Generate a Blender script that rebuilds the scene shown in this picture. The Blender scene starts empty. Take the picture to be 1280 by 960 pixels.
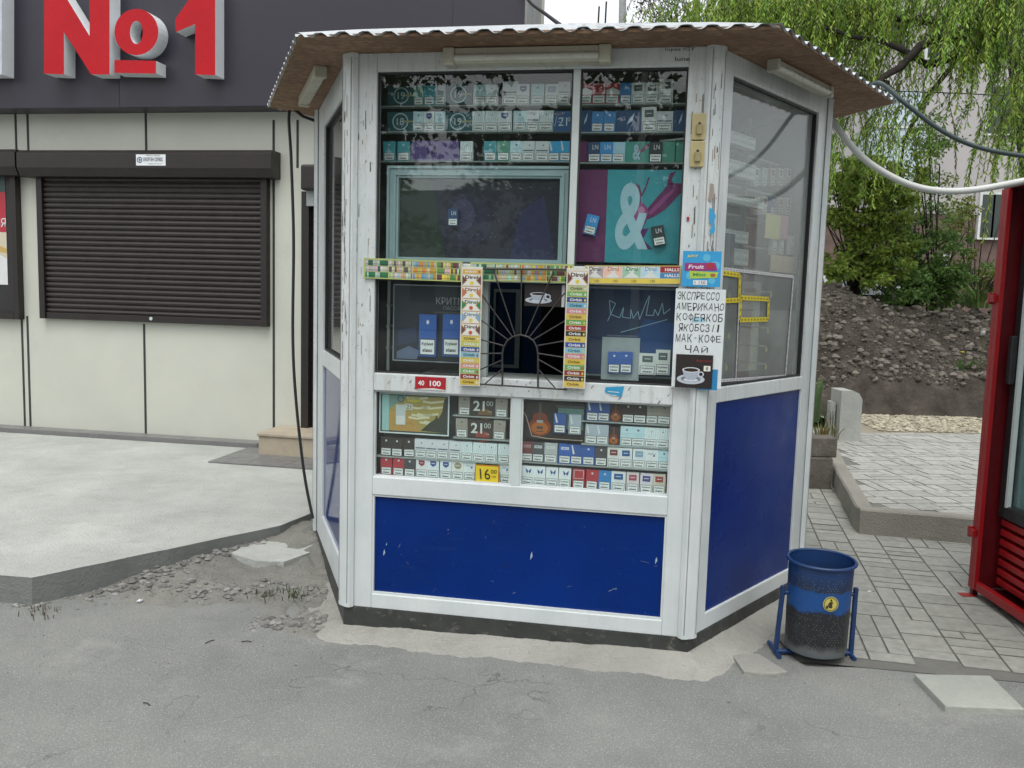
import bpy, math, random
from mathutils import Vector, noise
R_ = math.radians
random.seed(7)
scene = bpy.context.scene
COL = scene.collection

# ------------------------------------------------------------------ camera
F_PX, PITCH, ROLL, CAM_H = 1085.4, 0.1057, -0.0286, 1.5
FW = Vector((0, math.cos(PITCH), -math.sin(PITCH)))
UP0 = Vector((0, math.sin(PITCH), math.cos(PITCH))); RT0 = Vector((1, 0, 0))
cr, sr = math.cos(ROLL), math.sin(ROLL)
RT = RT0*cr - UP0*sr
UPV = RT0*sr + UP0*cr
CAM = Vector((0, 0, CAM_H))
cd = bpy.data.cameras.new('camera'); cam = bpy.data.objects.new('camera', cd); COL.objects.link(cam)
from mathutils import Matrix
m = Matrix((RT, UPV, -FW)).transposed().to_4x4(); m.translation = CAM
cam.matrix_world = m
cd.sensor_width = 36; cd.lens = F_PX/1280*36; cd.clip_end = 500; cd.clip_start = 0.05
scene.camera = cam

# ------------------------------------------------------------------ world, sun, exposure
SUN_EL, SUN_AZ = 64, 188            # azimuth clockwise from +Y
w = bpy.data.worlds.new('World'); scene.world = w; w.use_nodes = True
nt = w.node_tree; nt.nodes.clear()
sky = nt.nodes.new('ShaderNodeTexSky'); sky.sky_type = 'NISHITA'; sky.sun_disc = False
sky.sun_elevation = R_(SUN_EL); sky.sun_rotation = R_(SUN_AZ)
sky.air_density = 1.0; sky.dust_density = 6.0; sky.ozone_density = 1.0
hs = nt.nodes.new('ShaderNodeHueSaturation'); hs.inputs['Saturation'].default_value = 0.3; hs.inputs['Value'].default_value = 3.0   # even cloud cover
bg = nt.nodes.new('ShaderNodeBackground'); bg.inputs['Strength'].default_value = 0.14
wo = nt.nodes.new('ShaderNodeOutputWorld')
gm = nt.nodes.new('ShaderNodeGamma'); gm.inputs[1].default_value = .5; nt.links.new(sky.outputs[0], gm.inputs[0]); nt.links.new(gm.outputs[0], hs.inputs['Color']); nt.links.new(hs.outputs[0], bg.inputs[0]); nt.links.new(bg.outputs[0], wo.inputs[0])
sl = bpy.data.lights.new('sun', 'SUN'); sl.energy = 0.7; sl.angle = R_(25); sl.color = (1, 0.98, 0.94)
so = bpy.data.objects.new('sun', sl); COL.objects.link(so)
sd = Vector((math.sin(R_(SUN_AZ))*math.cos(R_(SUN_EL)), math.cos(R_(SUN_AZ))*math.cos(R_(SUN_EL)), math.sin(R_(SUN_EL))))
so.rotation_euler = sd.to_track_quat('Z', 'Y').to_euler(); so.location = sd*30
vs = scene.view_settings; vs.view_transform = 'Standard'; vs.look = 'None'; vs.gamma = 1; vs.use_curve_mapping = False
vs.exposure = 0.66
scene.cycles.max_bounces = 8; scene.cycles.transparent_max_bounces = 16

# ------------------------------------------------------------------ helpers: rays and frames
def ray(px, py): return FW + RT*((px-640)/F_PX) + UPV*((480-py)/F_PX)
def G(px, py, z):
    d = ray(px, py); return CAM + d*((z-CAM_H)/d.z)
def D(px, py, Y):
    d = ray(px, py); return CAM + d*(Y/d.y)
class Fr:
    """a wall frame: u along the wall, v up, n outwards"""
    def __init__(s, O, U, N): s.O = Vector(O); s.U = Vector(U).normalized(); s.N = Vector(N).normalized()
    def P(s, u, v, n=0): return s.O + s.U*u + s.N*n + Vector((0, 0, v))
    def uv(s, px, py, n=0):
        d = ray(px, py); O = s.O + s.N*n
        t = (O-CAM).dot(s.N)/d.dot(s.N); q = CAM + d*t - O
        return q.dot(s.U), q.z
    def pts(s, L, n=0): return [s.uv(a, b, n) for a, b in L]
W0 = Fr((0, 0, 0), (1, 0, 0), (0, -1, 0))       # u=x, v=z, n=-y

# ------------------------------------------------------------------ helpers: materials
MATS = {}
def nmat(name, build):
    if name in MATS: return MATS[name]
    m = bpy.data.materials.new(name); m.use_nodes = True
    nt = m.node_tree; b = nt.nodes['Principled BSDF']; build(nt, b); MATS[name] = m
    return m
def N(nt, t, **k):
    n = nt.nodes.new(t)
    for a, v in k.items():
        if a in n.inputs: n.inputs[a].default_value = v
        else: setattr(n, a, v)
    return n
def tc(nt): return N(nt, 'ShaderNodeTexCoord').outputs['Object']
def noise_n(nt, scale, detail=6, rough=.6, vec=None):
    n = N(nt, 'ShaderNodeTexNoise', Scale=scale, Detail=detail, Roughness=rough)
    nt.links.new(vec if vec else tc(nt), n.inputs['Vector']); return n.outputs['Fac']
def ramp(nt, fac, stops):
    r = N(nt, 'ShaderNodeValToRGB'); e = r.color_ramp.elements
    while len(e) < len(stops): e.new(.5)
    for i, (p, c) in enumerate(stops):
        e[i].position = p; e[i].color = (c, c, c, 1) if isinstance(c, (int, float)) else (*c[:3], 1)
    nt.links.new(fac, r.inputs[0]); return r.outputs[0]
def mix(nt, fac, a, b, mode='MIX'):
    x = N(nt, 'ShaderNodeMix', data_type='RGBA', blend_type=mode)
    for sock, v in ((x.inputs[0], fac), (x.inputs[6], a), (x.inputs[7], b)):
        if isinstance(v, (int, float)): sock.default_value = v
        elif isinstance(v, tuple): sock.default_value = (*v[:3], 1)
        else: nt.links.new(v, sock)
    return x.outputs[2]
def bump(nt, b, h, dist=.01, strength=.5):
    bn = N(nt, 'ShaderNodeBump', Strength=strength, Distance=dist)
    nt.links.new(h, bn.inputs['Height']); nt.links.new(bn.outputs[0], b.inputs['Normal'])
def simple(name, c, rough=.5, metal=0, var=.15, scale=8, grime=0, grime_c=(.12, .1, .08), coat=0, bmp=0, bscale=60):
    def f(nt, b):
        n = noise_n(nt, scale)
        lo = tuple(x*(1-var) for x in c); hi = tuple(min(1, x*(1+var)) for x in c)
        o = ramp(nt, n, [(.3, lo), (.7, hi)])
        if grime:
            g = noise_n(nt, scale*2.7, 9, .75); gm = ramp(nt, g, [(.56, 0), (.70, grime)])
            o = mix(nt, gm, o, grime_c)
        nt.links.new(o, b.inputs['Base Color'])
        b.inputs['Roughness'].default_value = rough; b.inputs['Metallic'].default_value = metal
        if coat: b.inputs['Coat Weight'].default_value = coat; b.inputs['Coat Roughness'].default_value = .1
        r = ramp(nt, noise_n(nt, scale*3), [(.3, max(.02, rough-.1)), (.7, min(1, rough+.1))]); nt.links.new(r, b.inputs['Roughness'])
        if bmp: bump(nt, b, noise_n(nt, bscale, 5), bmp, .6)
    return nmat(name, f)
def attr_mat(name, rough=.5, var=.12, scale=20, trans=0, spec=.5, bmp=0, bscale=40):
    def f(nt, b):
        a = N(nt, 'ShaderNodeAttribute', attribute_name='Col')
        n = ramp(nt, noise_n(nt, scale), [(.3, 1-var), (.7, 1.0)])
        o = mix(nt, 1.0, a.outputs['Color'], n, 'MULTIPLY')
        nt.links.new(o, b.inputs['Base Color']); b.inputs['Roughness'].default_value = rough
        b.inputs['Specular IOR Level'].default_value = spec
        if bmp: bump(nt, b, noise_n(nt, bscale, 6), bmp, .7)
        if trans:
            t = N(nt, 'ShaderNodeBsdfTranslucent'); nt.links.new(o, t.inputs[0])
            mx = N(nt, 'ShaderNodeMixShader'); mx.inputs[0].default_value = trans
            nt.links.new(b.outputs[0], mx.inputs[1]); nt.links.new(t.outputs[0], mx.inputs[2])
            nt.links.new(mx.outputs[0], nt.nodes['Material Output'].inputs[0])
    return nmat(name, f)
PRINT = attr_mat('printed_paper', .45, .1, 30)
LEAF = attr_mat('leaves', .5, .25, 3, trans=.35, spec=.3)
PAINTC = attr_mat('mixed_stone', .9, .3, 18, spec=.25, bmp=.004, bscale=60)

def glass_mat(name, tint=(.86, .91, .9), rough=0.0, dirt=.05, dirt_haze_c=(.55, .57, .55), ior=1.5, streak=.5):
    def f(nt, b):
        tr = N(nt, 'ShaderNodeBsdfTransparent'); tr.inputs[0].default_value = (*tint, 1)
        gl = N(nt, 'ShaderNodeBsdfAnisotropic' if False else 'ShaderNodeBsdfGlossy'); gl.inputs['Roughness'].default_value = rough
        fr = N(nt, 'ShaderNodeFresnel')
        ge_ = N(nt, 'ShaderNodeNewGeometry'); mr = N(nt, 'ShaderNodeMapRange'); mr.inputs['To Min'].default_value = ior; mr.inputs['To Max'].default_value = 1/ior
        nt.links.new(ge_.outputs['Backfacing'], mr.inputs['Value']); nt.links.new(mr.outputs[0], fr.inputs['IOR'])
        mx = N(nt, 'ShaderNodeMixShader'); nt.links.new(fr.outputs[0], mx.inputs[0]); nt.links.new(tr.outputs[0], mx.inputs[1]); nt.links.new(gl.outputs[0], mx.inputs[2])
        df = N(nt, 'ShaderNodeBsdfDiffuse'); df.inputs[0].default_value = (*dirt_haze_c, 1)
        dm = ramp(nt, noise_n(nt, 3, 8, .7), [(.3, dirt*.4), (.62, dirt), (.8, dirt*(1+streak*3))])
        m2 = N(nt, 'ShaderNodeMixShader'); nt.links.new(dm, m2.inputs[0]); nt.links.new(mx.outputs[0], m2.inputs[1]); nt.links.new(df.outputs[0], m2.inputs[2])
        nt.links.new(m2.outputs[0], nt.nodes['Material Output'].inputs[0])
    return nmat(name, f)
GLASS = glass_mat('window_glass', (.95, .985, .98), dirt=.008, ior=1.5)
GLASS_SIDE = glass_mat('dusty_sheen_glass', (.9, .93, .92), rough=.01, dirt=.2, dirt_haze_c=(.55, .6, .58), ior=1.55)  # diffuse share is dust plus the pale street reflection painted in
GLASS_LEFT = glass_mat('left_side_glass', (.5, .55, .55), rough=.01, dirt=.05, ior=1.7)

def white_frame(nt, b):
    t = tc(nt)
    base = ramp(nt, noise_n(nt, 4), [(.3, (.50, .55, .555)), (.7, (.61, .65, .65))])
    mp = N(nt, 'ShaderNodeMapping'); mp.inputs['Scale'].default_value = (14, 14, 1.6); nt.links.new(t, mp.inputs[0])
    st = ramp(nt, noise_n(nt, 3, 8, .7, mp.outputs[0]), [(.5, 0), (.7, .5)])
    sp = ramp(nt, noise_n(nt, 38, 6, .8), [(.60, 0), (.66, .6)])
    # paint is worn more on the upper half of the frame
    sx = N(nt, 'ShaderNodeSeparateXYZ'); nt.links.new(t, sx.inputs[0])
    up = ramp(nt, sx.outputs['Z'], [(.9, .15), (1.0, 1)])
    ms = N(nt, 'ShaderNodeMath', operation='MULTIPLY'); nt.links.new(st, ms.inputs[0]); nt.links.new(up, ms.inputs[1]); o = mix(nt, ms.outputs[0], base, (.33, .32, .27))
    mm = N(nt, 'ShaderNodeMath', operation='MULTIPLY'); nt.links.new(sp, mm.inputs[0]); nt.links.new(up, mm.inputs[1])
    o = mix(nt, mm.outputs[0], o, (.24, .24, .22))
    nt.links.new(o, b.inputs['Base Color']); b.inputs['Roughness'].default_value = .38
    bump(nt, b, noise_n(nt, 90, 4), .0015, .4)
WHITE = nmat('worn_white_frame', white_frame)
def bluepanel(name, rough, c=(.0, .020, .15)):
    def f(nt, b):
        base = ramp(nt, noise_n(nt, 1.6), [(.3, tuple(x*.8 for x in c)), (.7, tuple(x*1.15 for x in c))])
        sc = ramp(nt, noise_n(nt, 55, 8, .8), [(.71, 0), (.76, .5)])
        o = mix(nt, sc, base, (.12, .2, .36))
        mp = N(nt, 'ShaderNodeMapping'); mp.inputs['Scale'].default_value = (3, 3, 40); nt.links.new(tc(nt), mp.inputs[0])
        d = ramp(nt, noise_n(nt, 1.5, 7, .7, mp.outputs[0]), [(.6, 0), (.78, .16)])
        o = mix(nt, d, o, (.09, .12, .15))
        nt.links.new(o, b.inputs['Base Color'])
        r = ramp(nt, noise_n(nt, 6), [(.3, rough*.7), (.7, rough*1.4)]); nt.links.new(r, b.inputs['Roughness']); b.inputs['Specular IOR Level'].default_value = .12 if rough < .1 else .2
    return nmat(name, f)
BLUE = bluepanel('blue_panel', .3); BLUE_GLOSS = bluepanel('glossy_blue_panel', .06)

def asphalt(nt, b):
    big = ramp(nt, noise_n(nt, .9, 6, .65), [(.3, (.145, .151, .143)), (.5, (.19, .196, .184)), (.75, (.245, .25, .232))])
    sp = noise_n(nt, 160, 3, .7)
    o = mix(nt, ramp(nt, sp, [(.35, .35), (.5, 0)]), big, (.12, .125, .125))
    o = mix(nt, ramp(nt, sp, [(.56, 0), (.68, .6)]), o, (.47, .48, .45))
    dust = ramp(nt, noise_n(nt, 2.3, 10, .72), [(.55, 0), (.75, .45)])
    o = mix(nt, dust, o, (.36, .365, .335))
    dk = ramp(nt, noise_n(nt, 1.3, 9, .6), [(.3, .55), (.46, 0)])
    o = mix(nt, dk, o, (.125, .13, .124))
    wv = N(nt, 'ShaderNodeVectorMath', operation='ADD'); nn_ = N(nt, 'ShaderNodeTexNoise', Scale=3, Detail=6); nt.links.new(tc(nt), nn_.inputs['Vector']); nt.links.new(tc(nt), wv.inputs[0]); nt.links.new(nn_.outputs['Color'], wv.inputs[1])
    vc = N(nt, 'ShaderNodeTexVoronoi', Scale=.75, feature='DISTANCE_TO_EDGE'); nt.links.new(wv.outputs[0], vc.inputs['Vector'])
    ck = ramp(nt, vc.outputs['Distance'], [(.0, .75), (.005, 0)]); cm = ramp(nt, noise_n(nt, 1.1, 4), [(.48, 0), (.58, 1)])
    cx = N(nt, 'ShaderNodeMath', operation='MULTIPLY'); nt.links.new(ck, cx.inputs[0]); nt.links.new(cm, cx.inputs[1]); o = mix(nt, cx.outputs[0], o, (.06, .06, .055))
    v = N(nt, 'ShaderNodeTexVoronoi', Scale=2.6); nt.links.new(tc(nt), v.inputs['Vector'])
    o = mix(nt, ramp(nt, v.outputs['Distance'], [(.012, .7), (.03, 0)]), o, (.06, .06, .06))
    nt.links.new(o, b.inputs['Base Color']); b.inputs['Roughness'].default_value = .9; b.inputs['Specular IOR Level'].default_value = .3
    h = N(nt, 'ShaderNodeMath', operation='ADD'); nt.links.new(sp, h.inputs[0]); nt.links.new(noise_n(nt, 12, 8), h.inputs[1])
    bump(nt, b, h.outputs[0], .006, .6)
ASPH = nmat('dusty_asphalt', asphalt)
def concrete(name, c, crack=True, bstr=.5, streaks=0):
    def f(nt, b):
        lo = tuple(x*.8 for x in c); hi = tuple(x*1.12 for x in c)
        o = ramp(nt, noise_n(nt, 1.7, 8, .65), [(.3, lo), (.7, hi)])
        st = ramp(nt, noise_n(nt, 9, 9, .75), [(.52, 0), (.75, .5)])
        o = mix(nt, st, o, tuple(x*.62 for x in c))
        mp = N(nt, 'ShaderNodeMapping'); mp.inputs['Scale'].default_value = (3, 14, 3); mp.inputs['Rotation'].default_value = (0, 0, .3); nt.links.new(tc(nt), mp.inputs[0])
        s2 = ramp(nt, noise_n(nt, 4, 8, .8, mp.outputs[0]), [(.62, 0), (.70, .5)])
        o = mix(nt, s2, o, tuple(x*.5 for x in c))
        nt.links.new(o, b.inputs['Base Color']); b.inputs['Roughness'].default_value = .88; b.inputs['Specular IOR Level'].default_value = .3
        h = N(nt, 'ShaderNodeMath', operation='ADD'); nt.links.new(noise_n(nt, 7, 12, .75), h.inputs[0]); nt.links.new(noise_n(nt, 70, 5), h.inputs[1])
        bump(nt, b, h.outputs[0], .02*bstr, .7)
    return nmat(name, f)
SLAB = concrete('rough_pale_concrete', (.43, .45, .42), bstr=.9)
CONC = concrete('patched_concrete', (.32, .32, .29), bstr=1)
KERB = concrete('weathered_kerb', (.25, .24, .21), bstr=.7)
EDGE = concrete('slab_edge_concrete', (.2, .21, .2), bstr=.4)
def soilf(nt, b):
    o = ramp(nt, noise_n(nt, 3, 10, .7), [(.3, (.042, .036, .030)), (.55, (.10, .088, .074)), (.75, (.19, .17, .145))])
    nt.links.new(o, b.inputs['Base Color']); b.inputs['Roughness'].default_value = 1; b.inputs['Specular IOR Level'].default_value = .1
    bump(nt, b, noise_n(nt, 14, 12, .8), .06, 1)
SOIL = nmat('dug_soil', soilf)
def groundf(nt, b):
    o = ramp(nt, noise_n(nt, .5, 8, .7), [(.35, (.16, .16, .15)), (.6, (.19, .19, .175)), (.75, (.09, .12, .05))])
    nt.links.new(o, b.inputs['Base Color']); b.inputs['Roughness'].default_value = 1
GROUND = nmat('far_ground', groundf)
CREAM = simple('cream_facade_panel', (.50, .515, .452), .4, var=.06, scale=1.2, grime=.16, grime_c=(.3, .29, .24))
FASC = simple('dark_composite_fascia', (.021, .018, .03), .42, var=.12, scale=.8)
BROWN = simple('dark_brown_metal', (.013, .0095, .0085), .45, var=.2, scale=5)
SLATM = simple('brown_shutter_slat', (.019, .014, .0125), .5, var=.2, scale=3)
TILE = simple('grey_porcelain_tile', (.15, .15, .15), .4, var=.1, scale=4, grime=.3, grime_c=(.3, .3, .28))
STONE = simple('beige_step_tile', (.38, .33, .25), .5, var=.15, scale=5, grime=.3)
RED = simple('red_acrylic', (.42, .0015, .008), .3, var=.08, scale=3); RED.node_tree.nodes['Principled BSDF'].inputs['Specular IOR Level'].default_value = .25
LETW = simple('white_letter_side', (.7, .73, .75), .4, var=.04)
JOINT = simple('dark_joint', (.03, .03, .03), .7)
BLACK = simple('black_rubber', (.015, .015, .017), .5)
DARKIN = simple('dark_interior', (.03, .035, .038), .7, var=.3)
BACKB = simple('display_backing', (.06, .075, .085), .6, var=.2)
BACKG = simple('grey_display_backing', (.2, .22, .22), .6, var=.15)
ALU = simple('pale_aluminium', (.48, .54, .53), .4, var=.06, scale=10)
SHELF = simple('shelf_edge', (.3, .34, .32), .5, var=.15)
BASEM = simple('dark_base_steel', (.035, .038, .036), .55, var=.3, scale=9, grime=.6, grime_c=(.22, .2, .17), bmp=.002)
ROOFM = simple('galvanised_roof_sheet', (.5, .53, .54), .4, metal=.3, var=.12, scale=6, grime=.25)
ROOFD = simple('roof_rim_shade', (.06, .07, .07), .6, var=.2)  # dark copy of the sheet for its rim, edge shade as colour
LAMPB = simple('yellowed_lamp_plastic', (.42, .41, .33), .45, var=.1, scale=8, grime=.3)
LAMPT = simple('lamp_diffuser', (.5, .52, .46), .3, var=.08, scale=12, grime=.2)
IRON = simple('black_iron_bar', (.028, .025, .024), .45, var=.3, scale=30)
BINB = simple('blue_bin_paint', (.008, .035, .12), .4, var=.3, scale=12, grime=.8, grime_c=(.02, .022, .025))
BIND = simple('scorched_bin_metal', (.022, .03, .045), .5, var=.4, scale=14, grime=.6, grime_c=(.13, .14, .13))
REDP = simple('dark_red_paint', (.085, .002, .005), .45, var=.15, scale=5, grime=.15, grime_c=(.08, .01, .01))
REDB = simple('bright_red_paint', (.26, .005, .008), .4, var=.12, scale=6, grime=.15, grime_c=(.12, .02, .02))
HOSE = simple('grey_conduit', (.5, .52, .5), .45, var=.1, scale=6)
BARK = simple('bark', (.026, .022, .018), .95, var=.4, scale=10, bmp=.02, bscale=25)
def osb(nt, b):
    mp = N(nt, 'ShaderNodeMapping'); mp.inputs['Scale'].default_value = (16, 30, 16); mp.inputs['Rotation'].default_value = (0, 0, .9); nt.links.new(tc(nt), mp.inputs[0])
    v = N(nt, 'ShaderNodeTexVoronoi', Scale=2.2); nt.links.new(mp.outputs[0], v.inputs['Vector'])
    s = N(nt, 'ShaderNodeSeparateColor'); nt.links.new(v.outputs['Color'], s.inputs[0])
    o = ramp(nt, s.outputs[0], [(.1, (.18, .105, .062)), (.6, (.235, .145, .088)), (.95, (.30, .20, .125))])
    st = ramp(nt, noise_n(nt, 2.2, 8, .7), [(.4, 0), (.65, .65)])
    o = mix(nt, st, o, (.125, .07, .043))
    nt.links.new(o, b.inputs['Base Color']); b.inputs['Roughness'].default_value = .85
    bump(nt, b, s.outputs[0], .0015, .4)
OSB = nmat('strand_board', osb)

# ------------------------------------------------------------------ helpers: mesh building
class MB:
    def __init__(s): s.v = []; s.f = []; s.c = []; s.mi = []; s.sm = []
    def add(s, vs, fs, col=(1, 1, 1), mi=0, sm=False):
        o = len(s.v); s.v += [tuple(x) for x in vs]
        for f in fs: s.f.append(tuple(i+o for i in f)); s.c.append(col); s.mi.append(mi); s.sm.append(sm)
        return s
    def box(s, fr, u0, u1, v0, v1, n0, n1, col=(1, 1, 1), mi=0):
        P = [fr.P(u, v, n) for n in (n0, n1) for v in (v0, v1) for u in (u0, u1)]
        return s.add(P, [(0, 2, 3, 1), (4, 5, 7, 6), (0, 1, 5, 4), (2, 6, 7, 3), (0, 4, 6, 2), (1, 3, 7, 5)], col, mi)
    def poly(s, fr, pts, n=0, col=(1, 1, 1), mi=0):
        return s.add([fr.P(a, b, n) for a, b in pts], [tuple(range(len(pts)))], col, mi)
    def rect(s, fr, u0, v0, u1, v1, n=0, col=(1, 1, 1)): return s.poly(fr, [(u0, v0), (u1, v0), (u1, v1), (u0, v1)], n, col)
    def ell(s, fr, u, v, ru, rv, n=0, col=(1, 1, 1), k=20): return s.poly(fr, [(u+ru*math.cos(2*math.pi*i/k), v+rv*math.sin(2*math.pi*i/k)) for i in range(k)], n, col)
    def ring(s, fr, u, v, r0, r1, n, col, k=24, sv=1.0, a0=0, a1=2*math.pi):
        for i in range(k):
            a = a0+(a1-a0)*i/k; b = a0+(a1-a0)*(i+1)/k
            s.poly(fr, [(u+r0*math.cos(a), v+sv*r0*math.sin(a)), (u+r1*math.cos(a), v+sv*r1*math.sin(a)), (u+r1*math.cos(b), v+sv*r1*math.sin(b)), (u+r0*math.cos(b), v+sv*r0*math.sin(b))], n, col)
        return s
    def stroke(s, fr, pts, w, n, col):
        for (a, b), (c, d) in zip(pts, pts[1:]):
            L = math.hypot(c-a, d-b) or 1e-6; x, y = -(d-b)/L*w/2, (c-a)/L*w/2
            s.poly(fr, [(a-x, b-y), (c-x, d-y), (c+x, d+y), (a+x, b+y)], n, col)
        return s
    def prism(s, fr, pts, n0, n1, col=(1, 1, 1), mi=0, mi_side=None):
        k = len(pts); mi_side = mi if mi_side is None else mi_side
        s.add([fr.P(a, b, n1) for a, b in pts], [tuple(range(k))], col, mi)
        s.add([fr.P(a, b, n0) for a, b in pts], [tuple(range(k-1, -1, -1))], col, mi_side)
        s.add([fr.P(a, b, n) for n in (n0, n1) for a, b in pts], [(i, (i+1) % k, k+(i+1) % k, k+i) for i in range(k)], col, mi_side)
        return s
    def tube(s, pts, r, k=8, col=(1, 1, 1), caps=True, r1=None):
        pts = [Vector(p) for p in pts]; n = len(pts); prev = None; V = []
        for i, p in enumerate(pts):
            t = (pts[min(i+1, n-1)]-pts[max(i-1, 0)]).normalized()
            if prev is None: prev = t.orthogonal().normalized()
            a = (prev - t*prev.dot(t)).normalized(); prev = a; b = t.cross(a)
            rr = r[i] if isinstance(r, (list, tuple)) else (r if r1 is None else r+(r1-r)*i/(n-1))
            V += [p+(a*math.cos(2*math.pi*j/k)+b*math.sin(2*math.pi*j/k))*rr for j in range(k)]
        F = [(i*k+j, i*k+(j+1) % k, (i+1)*k+(j+1) % k, (i+1)*k+j) for i in range(n-1) for j in range(k)]
        s.add(V, F, col, 0, True)
        if caps: s.add(V[:k], [tuple(range(k-1, -1, -1))], col); s.add(V[-k:], [tuple(range(k))], col)
        return s
    def text(s, fr, t, u, v, h, n, col, width=None, rot=0, align='c', shear=0, bold=0):
        V, F, bb = text_mesh(t, bold); x0, x1, y0, y1 = bb
        sy = h/(y1-y0); sx = (width/(x1-x0)) if width else sy
        cx = (x0+x1)/2 if align == 'c' else x0; cy = (y0+y1)/2
        c, q = math.cos(rot), math.sin(rot); P = []
        for x, y in V:
            a, b = (x-cx)*sx, (y-cy)*sy; a += shear*b
            P.append(fr.P(u+a*c-b*q, v+a*q+b*c, n))
        return s.add(P, F, col)
    def build(s, name, mat, parent=None, bevel=0, loc=None, world=None):
        me = bpy.data.meshes.new(name)
        o = Vector(world) if world is not None else Vector((0, 0, 0)); q_ = parent
        while q_ is not None and world is None:
            if '_o' in q_: o = Vector(q_['_o']); break
            q_ = q_.parent
        me.from_pydata([(x-o.x, y-o.y, z-o.z) for x, y, z in s.v], [], s.f)
        mats = mat if isinstance(mat, (list, tuple)) else [mat]
        for q in mats: me.materials.append(q)
        me.polygons.foreach_set('material_index', s.mi); me.polygons.foreach_set('use_smooth', s.sm)
        ca = me.color_attributes.new('Col', 'FLOAT_COLOR', 'CORNER'); buf = []
        for f, c in zip(s.f, s.c): buf += [c[0], c[1], c[2], 1.0]*len(f)
        ca.data.foreach_set('color', buf)
        me.update()
        ob = bpy.data.objects.new(name, me); COL.objects.link(ob)
        if parent is not None: ob.parent = parent
        elif world is not None: ob.location = o
        if bevel:
            b = ob.modifiers.new('bevel', 'BEVEL'); b.width = bevel; b.segments = 2; b.limit_method = 'ANGLE'; b.angle_limit = R_(40)
        return ob
TXT = {}
def text_mesh(t, bold=0):
    k = (t, bold)
    if k in TXT: return TXT[k]
    c = bpy.data.curves.new('t', 'FONT'); c.body = t; c.size = 1; c.resolution_u = 2 if len(t) > 3 else 8; c.offset = bold
    o = bpy.data.objects.new('t', c); COL.objects.link(o)
    me = bpy.data.meshes.new_from_object(o.evaluated_get(bpy.context.evaluated_depsgraph_get()))
    V = [(v.co.x, v.co.y) for v in me.vertices]; F = [tuple(p.vertices) for p in me.polygons]
    bpy.data.objects.remove(o); bpy.data.curves.remove(c); bpy.data.meshes.remove(me)
    xs = [a for a, _ in V]; ys = [b for _, b in V]
    TXT[k] = (V, F, (min(xs), max(xs), min(ys), max(ys))); return TXT[k]
def tag(o, label=None, cat=None, group=None, kind=None):
    if label: o['label'] = label
    if cat: o['category'] = cat
    if group: o['group'] = group
    if kind: o['kind'] = kind
    return o
def thing(name, label, cat, at, group=None):
    o = bpy.data.objects.new(name, None); COL.objects.link(o); o.location = at; o.empty_display_size = .1
    o['_o'] = [at[0], at[1], at[2]]
    return tag(o, label, cat, group)
def single(mb, name, mat, label, cat, at=None, group=None, bevel=0, kind=None):
    if at is None:
        xs = list(zip(*mb.v)); at = ((min(xs[0])+max(xs[0]))/2, (min(xs[1])+max(xs[1]))/2, min(xs[2]))
    return tag(mb.build(name, mat, None, bevel, world=at), label, cat, group, kind)
def struct(mb, name, mat, bevel=0): return tag(mb.build(name, mat, None, bevel), None, None, None, 'structure')
def copy_tree(o, parent=None):
    c = o.copy(); COL.objects.link(c)
    if parent: c.parent = parent
    for ch in list(o.children): copy_tree(ch, c)
    return c

# ------------------------------------------------------------------ ground
ZG = -0.12
g = MB(); g.add([(-120, -60, ZG-.012), (120, -60, ZG-.012), (120, 160, ZG-.012), (-120, 160, ZG-.012)], [(0, 1, 2, 3)]); struct(g, 'ground', GROUND)
def sheet(pts, z0, step=None): 
    g = MB(); g.add([(x, y, z0) for x, y in pts], [tuple(range(len(pts)))]); return g
struct(sheet([(-40, -25), (40, -25), (40, 3.62), (1.34, 3.72), (.9, 5.6), (-40, 5.6)], ZG), 'road', ASPH)

FL = Vector((-.7645, 3.982, 0)); FRc = Vector((.8108, 3.6998, 0)); LC = Vector((-1.1906, 5.2682, 0)); RC = Vector((1.604, 4.614, 0))
BR = FRc+(RC-FRc)+(LC-FL); BL = FL+(LC-FL)+(RC-FRc)
e = (FRc-FL).normalized()
FN = Vector((e.y, -e.x, 0));  FN = FN if FN.y < 0 else -FN
def outward(U): 
    n = Vector((U.y, -U.x, 0)); return n
FF = Fr(FL, FRc-FL, outward((FRc-FL).normalized()))
RF = Fr(FRc, RC-FRc, outward((RC-FRc).normalized()))
LF = Fr(LC, FL-LC, outward((FL-LC).normalized()))       # u runs from rear-left corner to the front
SB = Fr((-3.5, 8.15, 0), e, FN)                          # shop facade

# pale raised slab in front of the shop
ZS = .02
c1 = G(40, 722, ZS); c2 = G(350, 657, ZS); c3 = G(405, 635, ZS); c0 = G(-40, 716, ZS)
slab_pts = [(-14, c0.y-.1), (c0.x, c0.y), (c1.x, c1.y)]
for i in range(1, 12):
    t = i/12; p = c1.lerp(c2, t); slab_pts.append((p.x+.012*noise.noise((t*9, 0, 0)), p.y+.02*noise.noise((t*11, 3, 0))))
slab_pts += [(c2.x, c2.y), (c3.x, c3.y), (-1.0, 5.5), (.2, 6.6)]
slab_pts += [(.3, 7.6), (-14, 10.2)]
g = MB()
k = len(slab_pts)
g.add([(x, y, ZS) for x, y in slab_pts], [tuple(range(k))], mi=0)
low = []
for i, (x, y) in enumerate(slab_pts):
    low.append((x+.015*noise.noise((x*8, y*8, 1)), y, ZG-.02))
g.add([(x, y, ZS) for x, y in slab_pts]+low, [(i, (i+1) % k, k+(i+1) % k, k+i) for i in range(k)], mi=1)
sb = struct(g, 'pavement_slab', [SLAB, EDGE])

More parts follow.
